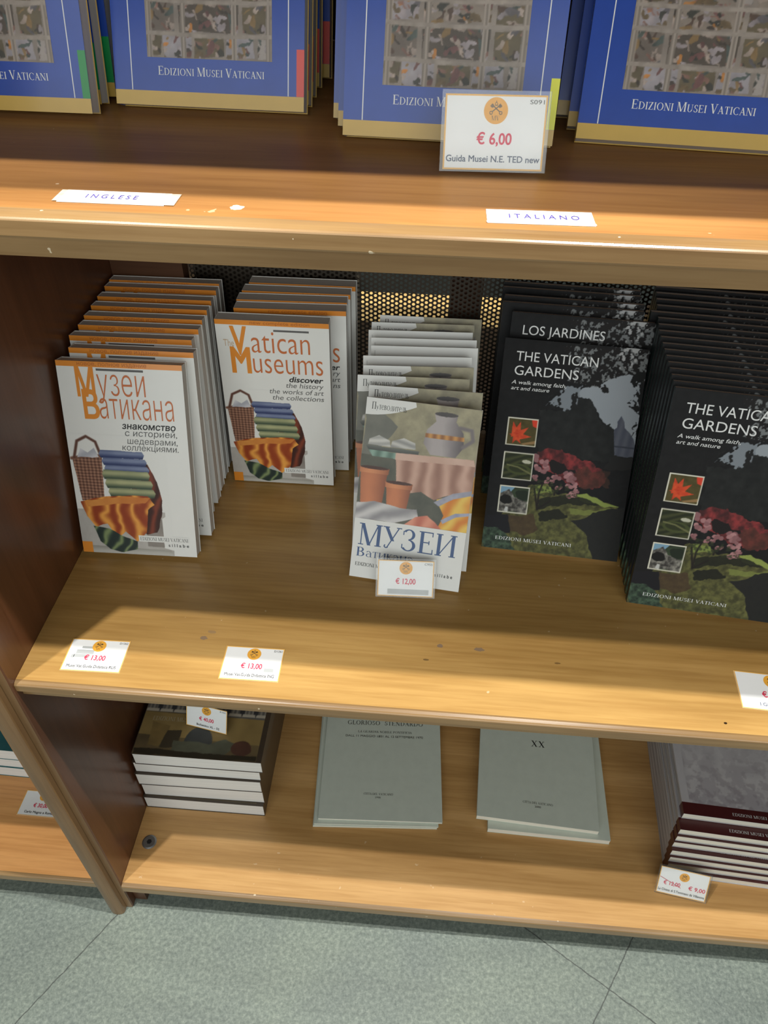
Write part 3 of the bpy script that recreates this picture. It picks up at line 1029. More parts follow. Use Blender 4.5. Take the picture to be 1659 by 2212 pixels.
def panel_art():
    """a plain patchwork of grey stone frames around small painted scenes"""
    a = Art(150, 220, (132, 126, 118), 33)
    a.put(np.ones_like(a.U), (112, 104, 98), (158, 148, 138), a.fbm(8, 4))
    rg = random.Random(11)
    cols = [(206, 186, 174), (196, 176, 164), (82, 60, 50), (52, 46, 42), (118, 72, 72), (98, 96, 106), (150, 116, 66), (64, 84, 82), (186, 176, 184), (150, 104, 92), (110, 90, 60), (44, 48, 44)]
    ys = [0, .13, .22, .40, .49, .64, .74, .89, 1.0]
    for j in range(8):
        y0, y1 = ys[j], ys[j + 1]
        xs = [[0, .2, .31, .68, .79, 1], [0, .13, .37, .63, .87, 1], [0, .25, .75, 1]][(j * 2 + j // 3) % 3]
        for i in range(len(xs) - 1):
            x0, x1 = xs[i], xs[i + 1]
            e = rg.uniform(.008, .018)
            mk = a.pmask([(x0 + e, y0 + e), (x1 - e, y0 + e * .5), (x1 - e, y1 - e), (x0 + e, y1 - e * .6)], .03, 7)
            bg = rg.choice([(182, 174, 170), (110, 100, 92), (172, 168, 178), (74, 66, 58), (150, 138, 126), (96, 86, 62)])
            a.put(mk, bg, tuple(c * .72 for c in bg), a.fbm(12, 3))
            n = int(18 * (x1 - x0) / .3 * (y1 - y0) / .13) + 5
            for q in range(n):
                cx, cy = rg.uniform(x0, x1), rg.uniform(y0, y1)
                c = rg.choice(cols)
                if rg.random() < .025:
                    c = (228, 138, 52)
                a.put(mk * a.emask(cx, cy, rg.uniform(.02, .055), rg.uniform(.005, .016), rg.uniform(0, 180), .09, 14), c, tuple(k * .6 for k in c), a.fbm(18, 2), .92)
    for x in (.03, .3, .7, .97):
        a.put(a.pmask([(x - .02, 0), (x + .02, 0), (x + .02, 1), (x - .02, 1)], .012, 5), (166, 156, 146), (112, 104, 96), a.folds(0, 36, .01))
    for y in ys[1:-1]:
        a.put(a.pmask([(0, y - .011), (.5, y - .003), (1, y - .011), (1, y + .008), (.5, y + .014), (0, y + .006)], .012, 10), (172, 162, 152), (126, 118, 110), a.fbm(20, 2))
    a.c = a.c * .74 + np.array((158, 148, 140)) * .26
    return a


def fresco_art():
    """dark brown picture: row of columns, ochre band, a round dark arch and rubble"""
    a = Art(150, 150, (70, 62, 50), 41)
    a.put(np.ones_like(a.U), (62, 54, 42), (104, 90, 62), a.fbm(6, 4))
    a.put(a.pmask([(0, 0), (1, 0), (1, .58), (0, .56)]), (66, 64, 62), (92, 90, 86), a.fbm(8, 3))
    for i in range(9):
        x = .03 + i * .115
        a.put(a.pmask([(x, 0), (x + .055, 0), (x + .06, .54), (x - .01, .54)]), (112, 108, 100), (70, 68, 66), a.folds(0, 30, .02))
        a.put(a.pmask([(x + .058, 0), (x + .1, 0), (x + .1, .56), (x + .06, .56)]), (46, 46, 48))
        a.put(a.pmask([(x - .025, .53), (x + .075, .53), (x + .08, .56), (x - .03, .56)]), (140, 134, 122))
    a.put(a.pmask([(0, .57), (1, .58), (1, .84), (0, .8)]), (92, 78, 50), (136, 116, 74), a.fbm(5, 3))
    a.put(a.emask(.5, .86, .115, .17), (52, 54, 54), (66, 68, 66), a.fbm(8, 3))
    a.put(a.pmask([(.08, .66), (.24, .7), (.2, .92), (.1, .9)], .03, 6), (112, 94, 58), (80, 68, 46), a.fbm(8, 3))
    a.put(a.pmask([(.22, .74), (.34, .74), (.34, .92), (.2, .92)], .04, 6), (56, 50, 40))
    a.put(a.pmask([(.3, .84), (.6, .86), (.72, .8), (.84, .84), (.7, 1), (.3, 1)], .04, 6), (84, 86, 72), (62, 62, 52), a.fbm(10, 3))
    a.put(a.emask(.86, .88, .09, .07, 0, .03, 8), (62, 44, 38), (80, 56, 46), a.fbm(10, 3))
    a.put(a.pmask([(0, .94), (1, .95), (1, 1), (0, 1)], .03, 8), (44, 40, 32))
    a.c = np.clip(a.c * 1.3, 0, 255)
    return a


def engraving_art():
    """faint grey engraving of roofs, walls and a rocky foreground"""
    a = Art(150, 170, (196, 194, 196), 51)
    a.put(np.ones_like(a.U), (178, 176, 180), (206, 204, 206), a.fbm(14, 4))
    a.put(a.pmask([(.02, .28), (.08, .2), (.3, .2), (.34, .12), (.5, .1), (.62, .2), (.8, .26), (1, .3), (1, .46), (.4, .44), (.02, .44)], .02, 16), (150, 146, 142), (176, 172, 170), a.fbm(12, 3))
    for x, y in ((.2, .26), (.28, .26), (.42, .2), (.5, .22), (.12, .34), (.6, .3)):
        a.put(a.pmask([(x, y), (x + .05, y), (x + .05, y + .05), (x, y + .05)]), (196, 192, 188))
    for x in (.1, .18, .36, .47, .58, .7):
        a.line([(x, .14), (x + .01, .44)], .006, (200, 198, 196), .6)
    a.put(a.pmask([(0, .46), (1, .47), (1, .5), (0, .49)], .02, 10), (160, 156, 156))
    a.put(np.clip(a.V * 2 - .9, 0, 1) * (a.fbm(16, 4) > .52), (168, 164, 170), a=.8)
    a.put(np.clip(a.V * 2 - .9, 0, 1) * (a.fbm(22, 4) > .58), (150, 144, 150), a=.6)
    return a


# ---------------------------------------------------------------- setting
mb = MB()
mb.poly([(-2.2, -2.4, 0), (3.2, -2.4, 0), (3.2, 2.4, 0), (-2.2, 2.4, 0)], floor_mat())
fl = mb.build('floor')
fl['kind'] = 'structure'
fl['label'] = 'grey green stone tile floor laid at an angle'

# ---------------------------------------------------------------- bookcase
bc = thing('bookcase', 'tall double-sided orange-brown wooden bookcase holding the museum guides', 'bookcase')
XR, XL, DEP = 1.30, -0.95, 0.955


def arc_nose(front, top0, r, bottom):
    """rounded shelf nose: list of (y, dz) from the top edge round to the underside"""
    pts = []
    for i in range(7):
        t = i / 6 * math.pi / 2
        pts.append((front + (top0 - front) * (1 - math.sin(t)), -r + r * math.cos(t)))
    pts.append((front, bottom + .002))
    pts.append((front + .0008, bottom + .0006))
    pts.append((front + .003, bottom))
    return pts


def shelf(name_mat, z, x0, x1, front, top0, r, nose_b, rail_y, rail_b, label=None):
    prof = arc_nose(front, top0, r, nose_b) + [(rail_y, nose_b), (rail_y, rail_b), (rail_y + .022, rail_b), (rail_y + .022, nose_b), (DEP, nose_b), (DEP, 0)]
    b = MB()
    b.extrude_x([(y, z + dz) for y, dz in prof], x0, x1, name_mat, W_NOSE, 13)
    o = b.build('shelf', bc)
    if label:
        o['label'] = label
    return o


shelf(W_UP, ZA, 0.0003, XR, -.0048, .0072, .0035, -.0152, .002, -.0295)
shelf(W_MID, ZM, 0.0003, XR, -.006, .001, .0040, -.0150, .001, -.0285)
low = shelf(W_LOW, ZB, 0.0003, XR, -.0125, -.0062, .0050, -.0215, -.005, -.0265)
shelf(W_UP, ZT, 0.0003, XR, -.006, .001, .0040, -.0150, .001, -.0285)
for z, mt in ((ZB, W_LEFT), (ZM, W_MID), (ZA, W_UP), (ZT, W_UP)):
    shelf(mt, z, XL, -.0438, -.0105, -.0045, .0045, -.0200, -.004, -.0260)


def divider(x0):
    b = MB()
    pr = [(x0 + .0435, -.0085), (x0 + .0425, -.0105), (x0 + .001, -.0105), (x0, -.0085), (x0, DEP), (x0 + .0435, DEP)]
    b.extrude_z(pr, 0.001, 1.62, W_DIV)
    d = b.build('divider_panel', bc)
    b = MB()
    cx = x0 + .0215
    pts = [(cx + .0115, -.0103)]
    for i in range(11):
        t = math.pi * i / 10
        pts.append((cx + .0115 * math.cos(t), -.0185 - .0060 * math.sin(t)))
    pts.append((cx - .0115, -.0103))
    b.extrude_z(pts[::-1], 0.001, 1.62, W_TRIM)
    b.build('edge_trim', d)
    # the pale front edge of the panel beside the trim
    for xa, xb in ((x0 + .0335, x0 + .0428), (x0 + .0007, x0 + .0095)):
        b = MB()
        b.box(xa, xb, -.0112, -.0106, .001, 1.62, W_TRIM)
        b.build('edge_lipping', d)


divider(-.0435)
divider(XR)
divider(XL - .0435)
# recessed plinths
for x0, x1 in ((0.0005, XR - .0005), (XL + .0005, -.044)):
    b = MB()
    b.box(x0, x1, .100, .120, 0.001, ZB - .0268, DARKW)
    b.build('plinth', bc)
# block under the bottom shelf beside the divider
b = MB()
b.box(.0005, .0200, .0025, .0995, .001, ZB - .0268, DARKW)
b.build('foot_block', bc)
# centre stile and perforated metal back
b = MB()
b.box(0.0005, .0985, .480, .502, ZM + .0005, ZA - .0300, DARKW)
b.build('back_stile', bc)
p = 0.00675
colw = p * math.sqrt(3) / 2
X0, X1, Z0, Z1 = .0995, .745, ZM + .001, ZA - .0155
PY = .506
vs, fs = [], []
hexr, hr = p / math.sqrt(3), .00215
for i in range(int((X1 - X0) / colw)):
    for j in range(int((Z1 - Z0) / p)):
        cx, cz = X0 + (i + .5) * colw, Z0 + (j + (.5 if i % 2 else 1.0)) * p
        n = len(vs)
        for q in range(12):
            t = math.pi * q / 6
            rr = hexr if q % 2 == 0 else p / 2
            vs.append((cx + rr * math.cos(t), PY, cz + rr * math.sin(t)))
            vs.append((cx + hr * math.cos(t), PY, cz + hr * math.sin(t)))
        for q in range(12):
            r2 = (q + 1) % 12
            fs.append((n + 2 * q, n + 2 * r2, n + 2 * r2 + 1, n + 2 * q + 1))
me = bpy.data.meshes.new('perforated_back')
me.from_pydata(vs, [], fs)
me.materials.append(METAL)
o = bpy.data.objects.new('perforated_back', me)
COL.objects.link(o)
o.parent = bc
b = MB()
b.box(.738, XR - .0005, .505, .507, ZM + .0005, ZA - .0160, METAL)
b.box(.0005, XR - .0005, .505, .507, ZB + .0005, ZM - .0160, METAL)
b.box(.0005, XR - .0005, .505, .507, ZA + .0005, ZT - .0160, METAL)
b.box(XL + .0005, -.044, .505, .507, ZB + .0005, ZT - .0210, METAL)
b.build('back_sheet', bc)
# upright behind the mesh
b = MB()
b.box(.455, .500, .512, .535, ZM + .0005, ZA - .0160, DARKW)
b.build('back_stile', bc)
# connector screw in the bottom shelf
b = MB()
n = 24
for ra, rb, za, zb, mt in ((.0, .0095, .0014, .0014, STEEL), (.0095, .0118, .0014, .0002, STEEL)):
    for i in range(n):
        t0, t1 = 2 * math.pi * i / n, 2 * math.pi * (i + 1) / n
        P = lambda r, t, z: (.0235 + r * math.cos(t), .060 + r * math.sin(t), ZB + z)
        if ra == 0:
            b.poly([P(0, 0, za), P(rb, t0, zb), P(rb, t1, zb)], mt)
        else:
            b.poly([P(ra, t0, za), P(rb, t0, zb), P(rb, t1, zb), P(ra, t1, za)], mt)
sc = b.build('screw_cap', low)
b = MB()
b.poly([(.0235 + .0042 * math.cos(i * math.pi / 3), .060 + .0042 * math.sin(i * math.pi / 3), ZB + .0016) for i in range(6)], BLACK)
b.build('screw_socket', low)

# ---------------------------------------------------------------- books


def base_pos(x, y, z, t, lean):
    """raise a leaning book so that its rear bottom edge rests on the board, sliding it along the line of sight"""
    P = Vector((x, y, z))
    dz = t * math.sin(lean) + .0004
    d = CAM - P
    return P + d * (dz / d.z)


def set_pose(o, x, y, z, t, ang, lean):
    o.location = base_pos(x, y, z, t, R(lean))
    o.rotation_euler = (R(-lean), 0, R(ang))


def shell(W, H, T, front, spine, back, pages, spine_side='L', inset=.0008, bands=None, round_spine=0.0):
    """paperback: cover (front, spine, back) and a page block; returns builders for both"""
    c = MB()
    th = .0004
    sx = 0.0 if spine_side == 'L' else W
    c.box(0, W, 0, th, 0, H, front)
    c.box(0, W, T - th, T, 0, H, back)
    if round_spine:
        n = 8
        s = -1 if spine_side == 'L' else 1
        pts = [(sx + s * round_spine * math.sin(math.pi * i / n), T / 2 - T / 2 * math.cos(math.pi * i / n)) for i in range(n + 1)]
        for a, q in zip(pts[:-1], pts[1:]):
            c.poly([(a[0], a[1], 0), (q[0], q[1], 0), (q[0], q[1], H), (a[0], a[1], H)], spine)
    elif spine_side == 'L':
        c.box(0, th, th, T - th, 0, H, spine)
    else:
        c.box(W - th, W, th, T - th, 0, H, spine)
    g = MB()
    if spine_side == 'L':
        g.box(th * 1.2, W - inset, th * 1.1, T - th * 1.1, inset, H - inset, pages)
    else:
        g.box(inset, W - th * 1.2, th * 1.1, T - th * 1.1, inset, H - inset, pages)
    return c, g


MMX = 1000.0


def mm(b, x0, x1, z0, z1, mt, y=-.00008):
    b.rect(x0 / 1000, x1 / 1000, z0 / 1000, z1 / 1000, y, mt)


# --- white guide with orange band (Cyrillic and English editions)
def guide(lang):
    W, H, T = (.147, .248, .0172) if lang == 'ru' else (.1421, .246, .0212)
    r = thing('guide_book', '', 'book')
    c, g = shell(W, H, T, WHITE, WHITE, WHITE, PAGES_GREY, 'L')
    w, h = W * 1000, H * 1000
    mm(c, 0, w, h - 6.4, h, ORANGE)
    mm(c, 0, 13, 0, 15, ORANGE, -.00024)
    c.rect(.0, W, H - .0064, H, T + .00008, ORANGE)
    if lang == 'ru':
        mm(c, 46.4, 101.5, 237.6, 240.2, DGREY)
        mm(c, 74, 138, 19, 27.5, WHITE, -.00030)
    else:
        mm(c, 72.7, 117, 232.4, 235, DGREY)
        mm(c, 73, 136, 18, 26.5, WHITE, -.00030)
    co = c.build('cover', r)
    g.build('page_block', r)
    L = []
    if lang == 'ru':
        lettering('header_lettering', [dict(s='новое, полное издание', x0=25, x1=106, z=243.2, h=3.0)], ORANGE_DK, co)
        lettering('title_initials', [dict(s='М', x0=21, x1=43, z=207, h=33, bold=.022), dict(s='В', x0=26, x1=45, z=180, h=32, bold=.022)], ORANGE, co)
        lettering('title_lettering', [dict(s='узеи', x0=46, x1=102, z=208, h=21.5, ref='x', bold=-.012), dict(s='атикана', x0=45, x1=133, z=180, h=21, ref='x', bold=-.012)], RUST, co)
        lettering('subtitle_lettering', [dict(s='знакомство', x0=69.4, x1=133.8, z=168.5, h=5.0, ref='x', bold=.016, shear=.15)], BLACK, co)
        lettering('subtitle_lettering', [dict(s='с историей,', x0=72, x1=134.6, z=159.8, h=4.8, ref='x', shear=.12), dict(s='шедеврами,', x0=73.6, x1=134.4, z=150, h=4.8, ref='x', shear=.12), dict(s='коллекциями.', x0=66.5, x1=135, z=141.5, h=4.8, ref='x', shear=.12)], DGREY, co)
        ex = (76, 137, 20.7, 111.5, 137.6, 13.4)
    else:
        lettering('header_lettering', [dict(s='new complete edition', x0=44, x1=118, z=241.3, h=2.8)], ORANGE_DK, co)
        lettering('title_initials', [dict(s='V', x0=17.5, x1=39, z=200.5, h=36, bold=.03), dict(s='M', x0=15.5, x1=41, z=174.5, h=34, bold=.03)], ORANGE, co)
        lettering('title_lettering', [dict(s='atican', x0=43.5, x1=117.5, z=203, h=20.5, ref='x', bold=-.008), dict(s='useums', x0=43.5, x1=133, z=174.5, h=20.5, ref='x', bold=-.008)], RUST, co)
        lettering('article_lettering', [dict(s='The', x0=8.3, x1=21.5, z=210.5, h=9)], TAN, co)
        lettering('subtitle_lettering', [dict(s='discover', x0=88.5, x1=133, z=163.4, h=5, ref='x', bold=.02, shear=.2)], BLACK, co)
        lettering('subtitle_lettering', [dict(s='the history', x0=84, x1=133, z=154.8, h=4.6, ref='x', shear=.2), dict(s='the works of art', x0=61.7, x1=133, z=145.4, h=4.6, ref='x', shear=.2), dict(s='the collections', x0=65, x1=133, z=136.2, h=4.6, ref='x', shear=.2)], DGREY, co)
        ex = (75, 135, 20, 110.5, 134.5, 12.8)
    lettering('publisher_lettering', [dict(s='EDIZIONI MUSEI VATICANI', font='serif', x0=ex[0], x1=ex[1], z=ex[2], h=4.8), dict(s='sillabe', x0=ex[3], x1=ex[4], z=ex[5], h=2.7, ref='x', bold=.012, space=1.5)], DGREY, co, y=-.0004)
    drapery_art().build('cover_picture', 0, .118, 0, .160, co) if lang == 'ru' else drapery_art().build('cover_picture', 0, .114, 0, .150, co)
    return r, T


ART = {}
RUS = [(.0030, .1985, 1, 18), (.0120, .2396, 1, 13), (.0035, .2727, 1.2, 11), (.0055, .3030, 1.2, 9.5), (.0045, .3293, 1.2, 8.5), (.0040, .3566, 1, 8), (.0035, .3831, 1, 7.5), (.0030, .4130, 1, 7), (.0030, .4355, 1, 6)]
ORD = ['foremost', 'second', 'third', 'fourth', 'fifth', 'sixth', 'seventh', 'eighth', 'ninth', 'tenth', 'eleventh', 'twelfth', 'thirteenth', 'fourteenth', 'fifteenth', 'sixteenth', 'rearmost']


def nth(i, n):
    return 'foremost' if i == 0 else ('rearmost' if i == n - 1 else ORD[i] + ' from the front')


def place_row(make, rows, z, lab, group):
    root, T = make
    n = len(rows)
    for i, (x, y, a, l) in enumerate(rows):
        o = root if i == 0 else dup(root)
        set_pose(o, x, y, z, T, a, l)
        o['label'] = lab(i, n)
        o['category'] = 'book'
        o['group'] = group


place_row(guide('ru'), RUS, ZM, lambda i, n: 'Cyrillic-titled white paperback, %s in the row by the left panel' % nth(i, n), 'Cyrillic white guides on the middle shelf')
ENG = [(.1653, .3569, .5, 4), (.1831, .3891, 2, 3.5), (.1816, .4140, 1.8, 3), (.1832, .4405, 1.0, 2.5), (.1875, .4665, .6, 2)]
place_row(guide('en'), ENG, ZM, lambda i, n: 'English-titled white paperback, %s in the row set further back' % nth(i, n), 'English white guides on the middle shelf')


# --- narrow booklet with still-life cover
def booklet(back_side=False):
    W, H, T = .1378, .224, .0055
    r = thing('guide_booklet', '', 'booklet')
    c, g = shell(W, H, T, WHITE, WHITE, WHITE, PAGES, 'L', inset=.0005)
    if back_side:
        c.rect(.004, .006, .006, H - .006, -.00008, plain('pale_fold', (206, 207, 205), .4))
        co = c.build('cover', r)
        g.build('page_block', r)
        return r, T
    co = c.build('cover', r)
    g.build('page_block', r)
    ART['still'].build('cover_picture', 0, W, .0755, H, co)
    b = MB()
    pts = [(0, H), (.059, H), (.0605, .2185)]
    for i in range(1, 9):
        t = i / 8
        pts.append((.0605 * (1 - t), .2185 - .0148 * (1 - (1 - t) ** 2)))
    b.poly([(x, -.00026, z) for x, z in pts[::-1]], WHITE)
    b.build('title_flag', co)
    lettering('header_lettering', [dict(s='Путеводитель', font='serif', x0=7, x1=49, z=210.8, h=8.4)], BLACK, co, y=-.00036)
    lettering('title_lettering', [dict(s='МУЗЕИ', font='serif', x0=7, x1=128, z=42.5, h=27.5), dict(s='Ватикана', font='serif', x0=6, x1=78, z=27.6, h=11.5)], INKBLUE, co)
    lettering('publisher_lettering', [dict(s='EDIZIONI MUSEI VATICANI', font='serif', x0=6, x1=76, z=15.2, h=4.4), dict(s='sillabe', x0=106, x1=128, z=15.6, h=2.7, ref='x', bold=.012, space=1.5)], BLACK, co)
    return r, T


ART['still'] = still_life_art()
MED = [(.3494, .1875, -6.5, 30), (.3582, .2124, -2, 30), (.3480, .2340, 1, 29), (.3567, .2570, 3, 28), (.3553, .2800, 3.5, 27.5), (.3613, .3060, 2.5, 27), (.3597, .3262, 2.5, 26.5), (.3545, .3459, 2.5, 26), (.3559, .3675, 2, 25.5), (.3624, .3883, 0, 25)]
bf, BT = booklet()
bb, _ = booklet(True)
first = {0: True, 1: True}
for i, (x, y, a, l) in enumerate(MED):
    blank = 4 <= i <= 7
    src = bb if blank else bf
    if first[int(blank)]:
        o, first[int(blank)] = src, False
    else:
        o = dup(src)
    set_pose(o, x, y, ZM, BT, a, l)
    if blank:
        o['label'] = 'narrow booklet showing its plain white side, %s of four' % ['first', 'second', 'third', 'last'][i - 4]
    else:
        o['label'] = {0: 'narrow booklet with large blue Cyrillic title, foremost, behind the small price card',
                      1: 'narrow booklet with painted cover, directly behind the foremost one',
                      2: 'narrow booklet with painted cover, third from the front, sticking out to the left',
                      3: 'narrow booklet with painted cover, just in front of the plain white ones',
                      8: 'narrow booklet with painted cover, just behind the plain white ones',
                      9: 'narrow booklet with painted cover, rearmost, before the perforated metal'}[i]
    o['category'] = 'booklet'
    o['group'] = 'narrow Cyrillic booklets on the middle shelf'


# --- black garden book
def garden(es=False, small=False):
    W, H, T = .1736, .267, .0091
    r = thing('garden_book', '', 'book')
    c, g = shell(W, H, T, BLACKC, SPINE_G, BLACKC, PAGES_DARK, 'L', inset=.0006)
    co = c.build('cover', r)
    g.build('page_block', r)
    if 'garden_mesh' not in ART:
        ART['garden_mesh'] = garden_art().build('cover_picture', 0, W, 0, H, co, mt=PIC_MATT)
    else:
        q = ART['garden_mesh'].copy()
        COL.objects.link(q)
        q.parent = co
    if es:
        lettering('title_lettering', [dict(s='LOS JARDINES', x0=15.5, x1=116, z=240.5, h=11.4), dict(s='VATICANOS', x0=15.5, x1=100, z=223.3, h=11.4)], PWHITE, co)
    else:
        lettering('title_lettering', [dict(s='THE VATICAN', x0=15.8, x1=115.5, z=240.7, h=11.4), dict(s='GARDENS', x0=15.6, x1=94, z=223.3, h=11.4)], PWHITE, co)
    lettering('subtitle_lettering', [dict(s='A walk among faith,', x0=13.5, x1=81, z=212.2, h=4.5, ref='H', shear=.22, bold=.004), dict(s='art and nature', x0=13.8, x1=61, z=205, h=4.5, ref='H', shear=.22, bold=.004)], PWHITE, co)
    lettering('publisher_lettering', [dict(s='EDIZIONI MUSEI VATICANI', font='serif', x0=16.5, x1=113.5, z=12.4, h=4.3, space=.03)], PWHITE, co)
    pl = lambda v: (-.0002, v[2] * .55 + .0022 if False else T * .5 + (v[2] - .003) , .196 - v[0])
    lettering('spine_lettering', [dict(s='THE VATICAN GARDENS', x0=0, x1=112, z=1.2, h=3.8)], SPINE_TXT, co, plane=pl)
    return r, T


gA, GT = garden()
gS, _ = garden(True)
GAR = [(.5165, .2545, -4, 31.5), (.5266, .3290, -4, 19), (.5172, .3617, -3, 15), (.5200, .3837, -3, 13), (.5190, .4090, -3, 12), (.5207, .4264, -3, 11)]
for i, (x, y, a, l) in enumerate(GAR):
    o = gA if i == 0 else (gS if i == 1 else dup(gA))
    set_pose(o, x, y, ZM, GT, a, l)
    o['label'] = ('dark garden book with English title, fully in view beside the narrow booklets' if i == 0 else
                  'dark garden book with Spanish title peeping out beside the narrow booklets' if i == 1 else
                  'dark garden book, %s in the row beside the booklets' % nth(i, 6))
    o['category'] = 'book'
    o['group'] = 'dark garden books, short row'
NG = 17
for i in range(NG):
    t = i / (NG - 1)
    tp = [(0.6927, 0.1746), (0.6931, 0.1885), (0.6935, 0.2026), (0.694, 0.2172), (0.6945, 0.232), (0.695, 0.2472), (0.6955, 0.2627), (0.6961, 0.2785), (0.6966, 0.2948), (0.6972, 0.3114), (0.6994, 0.3286), (0.7017, 0.3463), (0.696, 0.3643), (0.7065, 0.3829), (0.7089, 0.4019), (0.7115, 0.4214), (0.7141, 0.4414)][i]
    o = dup(gA)
    set_pose(o, tp[0], tp[1], ZM, GT, -6.2 + 2 * t, 20 - 12 * t)
    o['label'] = 'dark garden book, %s in the long row at the right' % nth(i, NG)
    o['category'] = 'book'
    o['group'] = 'dark garden books, long row'


# --- blue museum guide
def blue(tab):
    W, H, T = .157, .242, .0165
    r = thing('museum_guide', '', 'book')
    bl_ = {'*': BLUE, 'd': GOLD}
    c, g = shell(W, H, T, bl_, bl_, {'*': BLUE, 'd': GOLD, 'f': GOLD}, PAGES_GREY, 'L')
    w, h = W * 1000, H * 1000
    mm(c, 0, w, 0, 10.6, GOLD)
    mm(c, 14.1, 14.9, 10.8, h - 14, PWHITE)
    mm(c, 143.7, 144.5, 10.8, h - 14, PWHITE)
    if tab:
        mm(c, w - 6.2, w, 10.7, 43.8, tab, -.0001)
    c.poly([(-.00008, T, 0), (-.00008, 0, 0), (-.00008, 0, .0106), (-.00008, T, .0106)], GOLD)
    c.rect(0, W, 0, .0106, T + .00008, GOLD)
    co = c.build('cover', r)
    g.build('page_block', r)
    if 'panel_mesh' not in ART:
        ART['panel_mesh'] = panel_art().build('cover_picture', .0285, .131, .0345, .186, co)
    else:
        q = ART['panel_mesh'].copy()
        COL.objects.link(q)
        q.parent = co
    lettering('publisher_lettering', [dict(s='^EDIZIONI ^MUSEI ^VATICANI', font='serif', smallcaps=.8, x0=37, x1=124.5, z=22.2, h=6.2, space=.02)], PWHITE, co)
    lettering('spine_lettering', [dict(s='VATICAN', font='serif', x0=0, x1=52, z=1.5, h=4.0, space=.5)], PWHITE, co, plane=lambda v: (-.0002, T * .5 + .0035 - v[2], .038 + v[0]) if False else (-.0002, T * .5 + (v[2] - .0035), .092 - v[0]))
    return r, T


BL = {
    'green': (TAB_G, [(-.0170, .2085, -.5, 15), (-.0185, .2360, -.5, 13), (-.0140, .2585, 0, 12), (-.0120, .2790, 0, 11.5)], 'green tabbed blue guide, %s in the row at the left edge'),
    'red': (TAB_R, [(.1535, .2388, -2, 20.6), (.1545, .2600, -2, 20), (.1545, .2890, -2, 18.5), (.1555, .3190, -1.5, 17.5), (.1610, .3520, -1.5, 16.5)], 'red tabbed blue guide, %s in its row above the handwritten strip'),
    'yellow': (TAB_Y, [(.3553, .1772, -3, 20.5), (.3488, .2000, -3, 19.5), (.3424, .2210, -3, 19), (.3440, .2440, -3, 18.5)], 'yellow tabbed blue guide, %s in the row behind the six euro card'),
    'plain': (None, [(.5376, .1912, -5.5, 26.5), (.5341, .2219, -5.5, 24.5), (.5282, .2534, -5.5, 23)], 'blue guide, %s in the row at the right edge')}
for k, (tabm, rows, lab) in BL.items():
    place_row(blue(tabm), rows, ZA, lambda i, n, lab=lab: lab % nth(i, n), 'blue guides on the upper shelf, %s tab row' % k)


# --- flat stacks on the bottom shelf
def flat(o, x, y, z, t, ang):
    o.location = (x, y, z + t)
    o.rotation_euler = (R(-90), 0, R(ang))


ART['fresco'] = fresco_art()


def bulletin(T, top=False):
    W, H = .203, .240
    r = thing('bulletin_volume', '', 'book')
    c, g = shell(W, H, T, BROWNC, BROWNC, BROWNC, PAGES, 'R', inset=.0012)
    c.rect(.004, W - .012, .004, H * .5, -.0001, plain('brown_picture_strip', (96, 84, 62), .4, .2, .2))
    co = c.build('cover', r)
    g.build('page_block', r)
    if top:
        ART['fresco'].build('cover_picture', .001, W - .008, .001, .175, co)
        lettering('publisher_lettering', [dict(s='EDIZIONI MUSEI VATICANI', font='serif', x0=16, x1=120, z=61, h=7.5)], plain('pale_print', (168, 156, 128), .5), co)
    return r


z = ZB + .0003
bl = [(.0335, 0.0000, .1185, .2, 'undermost'), (.0465, .0015, .1230, .6, 'fourth from the top'), (.0335, .0030, .1170, .8, 'third from the top'), (.0290, .0040, .1210, .4, 'second from the top'), (.0305, .0100, .1190, .4, 'topmost')]
for i, (T, x, y, a, wd) in enumerate(bl):
    o = bulletin(T, i == 4)
    flat(o, x + .001, y, z, T, a)
    z += T + .0003
    o['label'] = ('thick volume with dark pictorial cover, %s in its stack' % wd)
    o['category'] = 'book'
    o['group'] = 'thick dark volumes stacked on the bottom shelf'
ZBUL = z


def grey_booklet(T, W, H, kind):
    r = thing('grey_booklet', '', 'booklet')
    c, g = shell(W, H, T, GREYC, GREYC, GREYC, PAGES_CREAM, 'L', inset=.0006)
    co = c.build('cover', r)
    g.build('page_block', r)
    if kind == 'A':
        lettering('title_lettering', [dict(s='GLORIOSO  STENDARDO', font='serif', x0=38, x1=176, z=179, h=8.2, space=.05)], GREYTXT, co)
        lettering('subtitle_lettering', [dict(s='LA GUARDIA NOBILE PONTIFICIA', font='serif', x0=58, x1=156, z=163, h=4.0),
                                         dict(s='DALL 11 MAGGIO 1801 AL 12 SETTEMBRE 1970', x0=36, x1=176, z=154, h=4.0)], GREYTXT, co)
        lettering('imprint_lettering', [dict(s='CITTA DEL VATICANO', font='serif', x0=74, x1=124, z=44, h=3.6), dict(s='1998', font='serif', x0=94, x1=103, z=38, h=3.2)], GREYTXT, co)
    elif kind == 'X':
        lettering('title_lettering', [dict(s='XX', font='serif', x0=91, x1=115, z=141, h=11.5, space=.1)], BLACK, co)
        lettering('imprint_lettering', [dict(s='CITTA DEL VATICANO', font='serif', x0=76, x1=126, z=33, h=3.8), dict(s='2000', x0=96, x1=106, z=27, h=3.2)], GREYTXT, co)
    return r


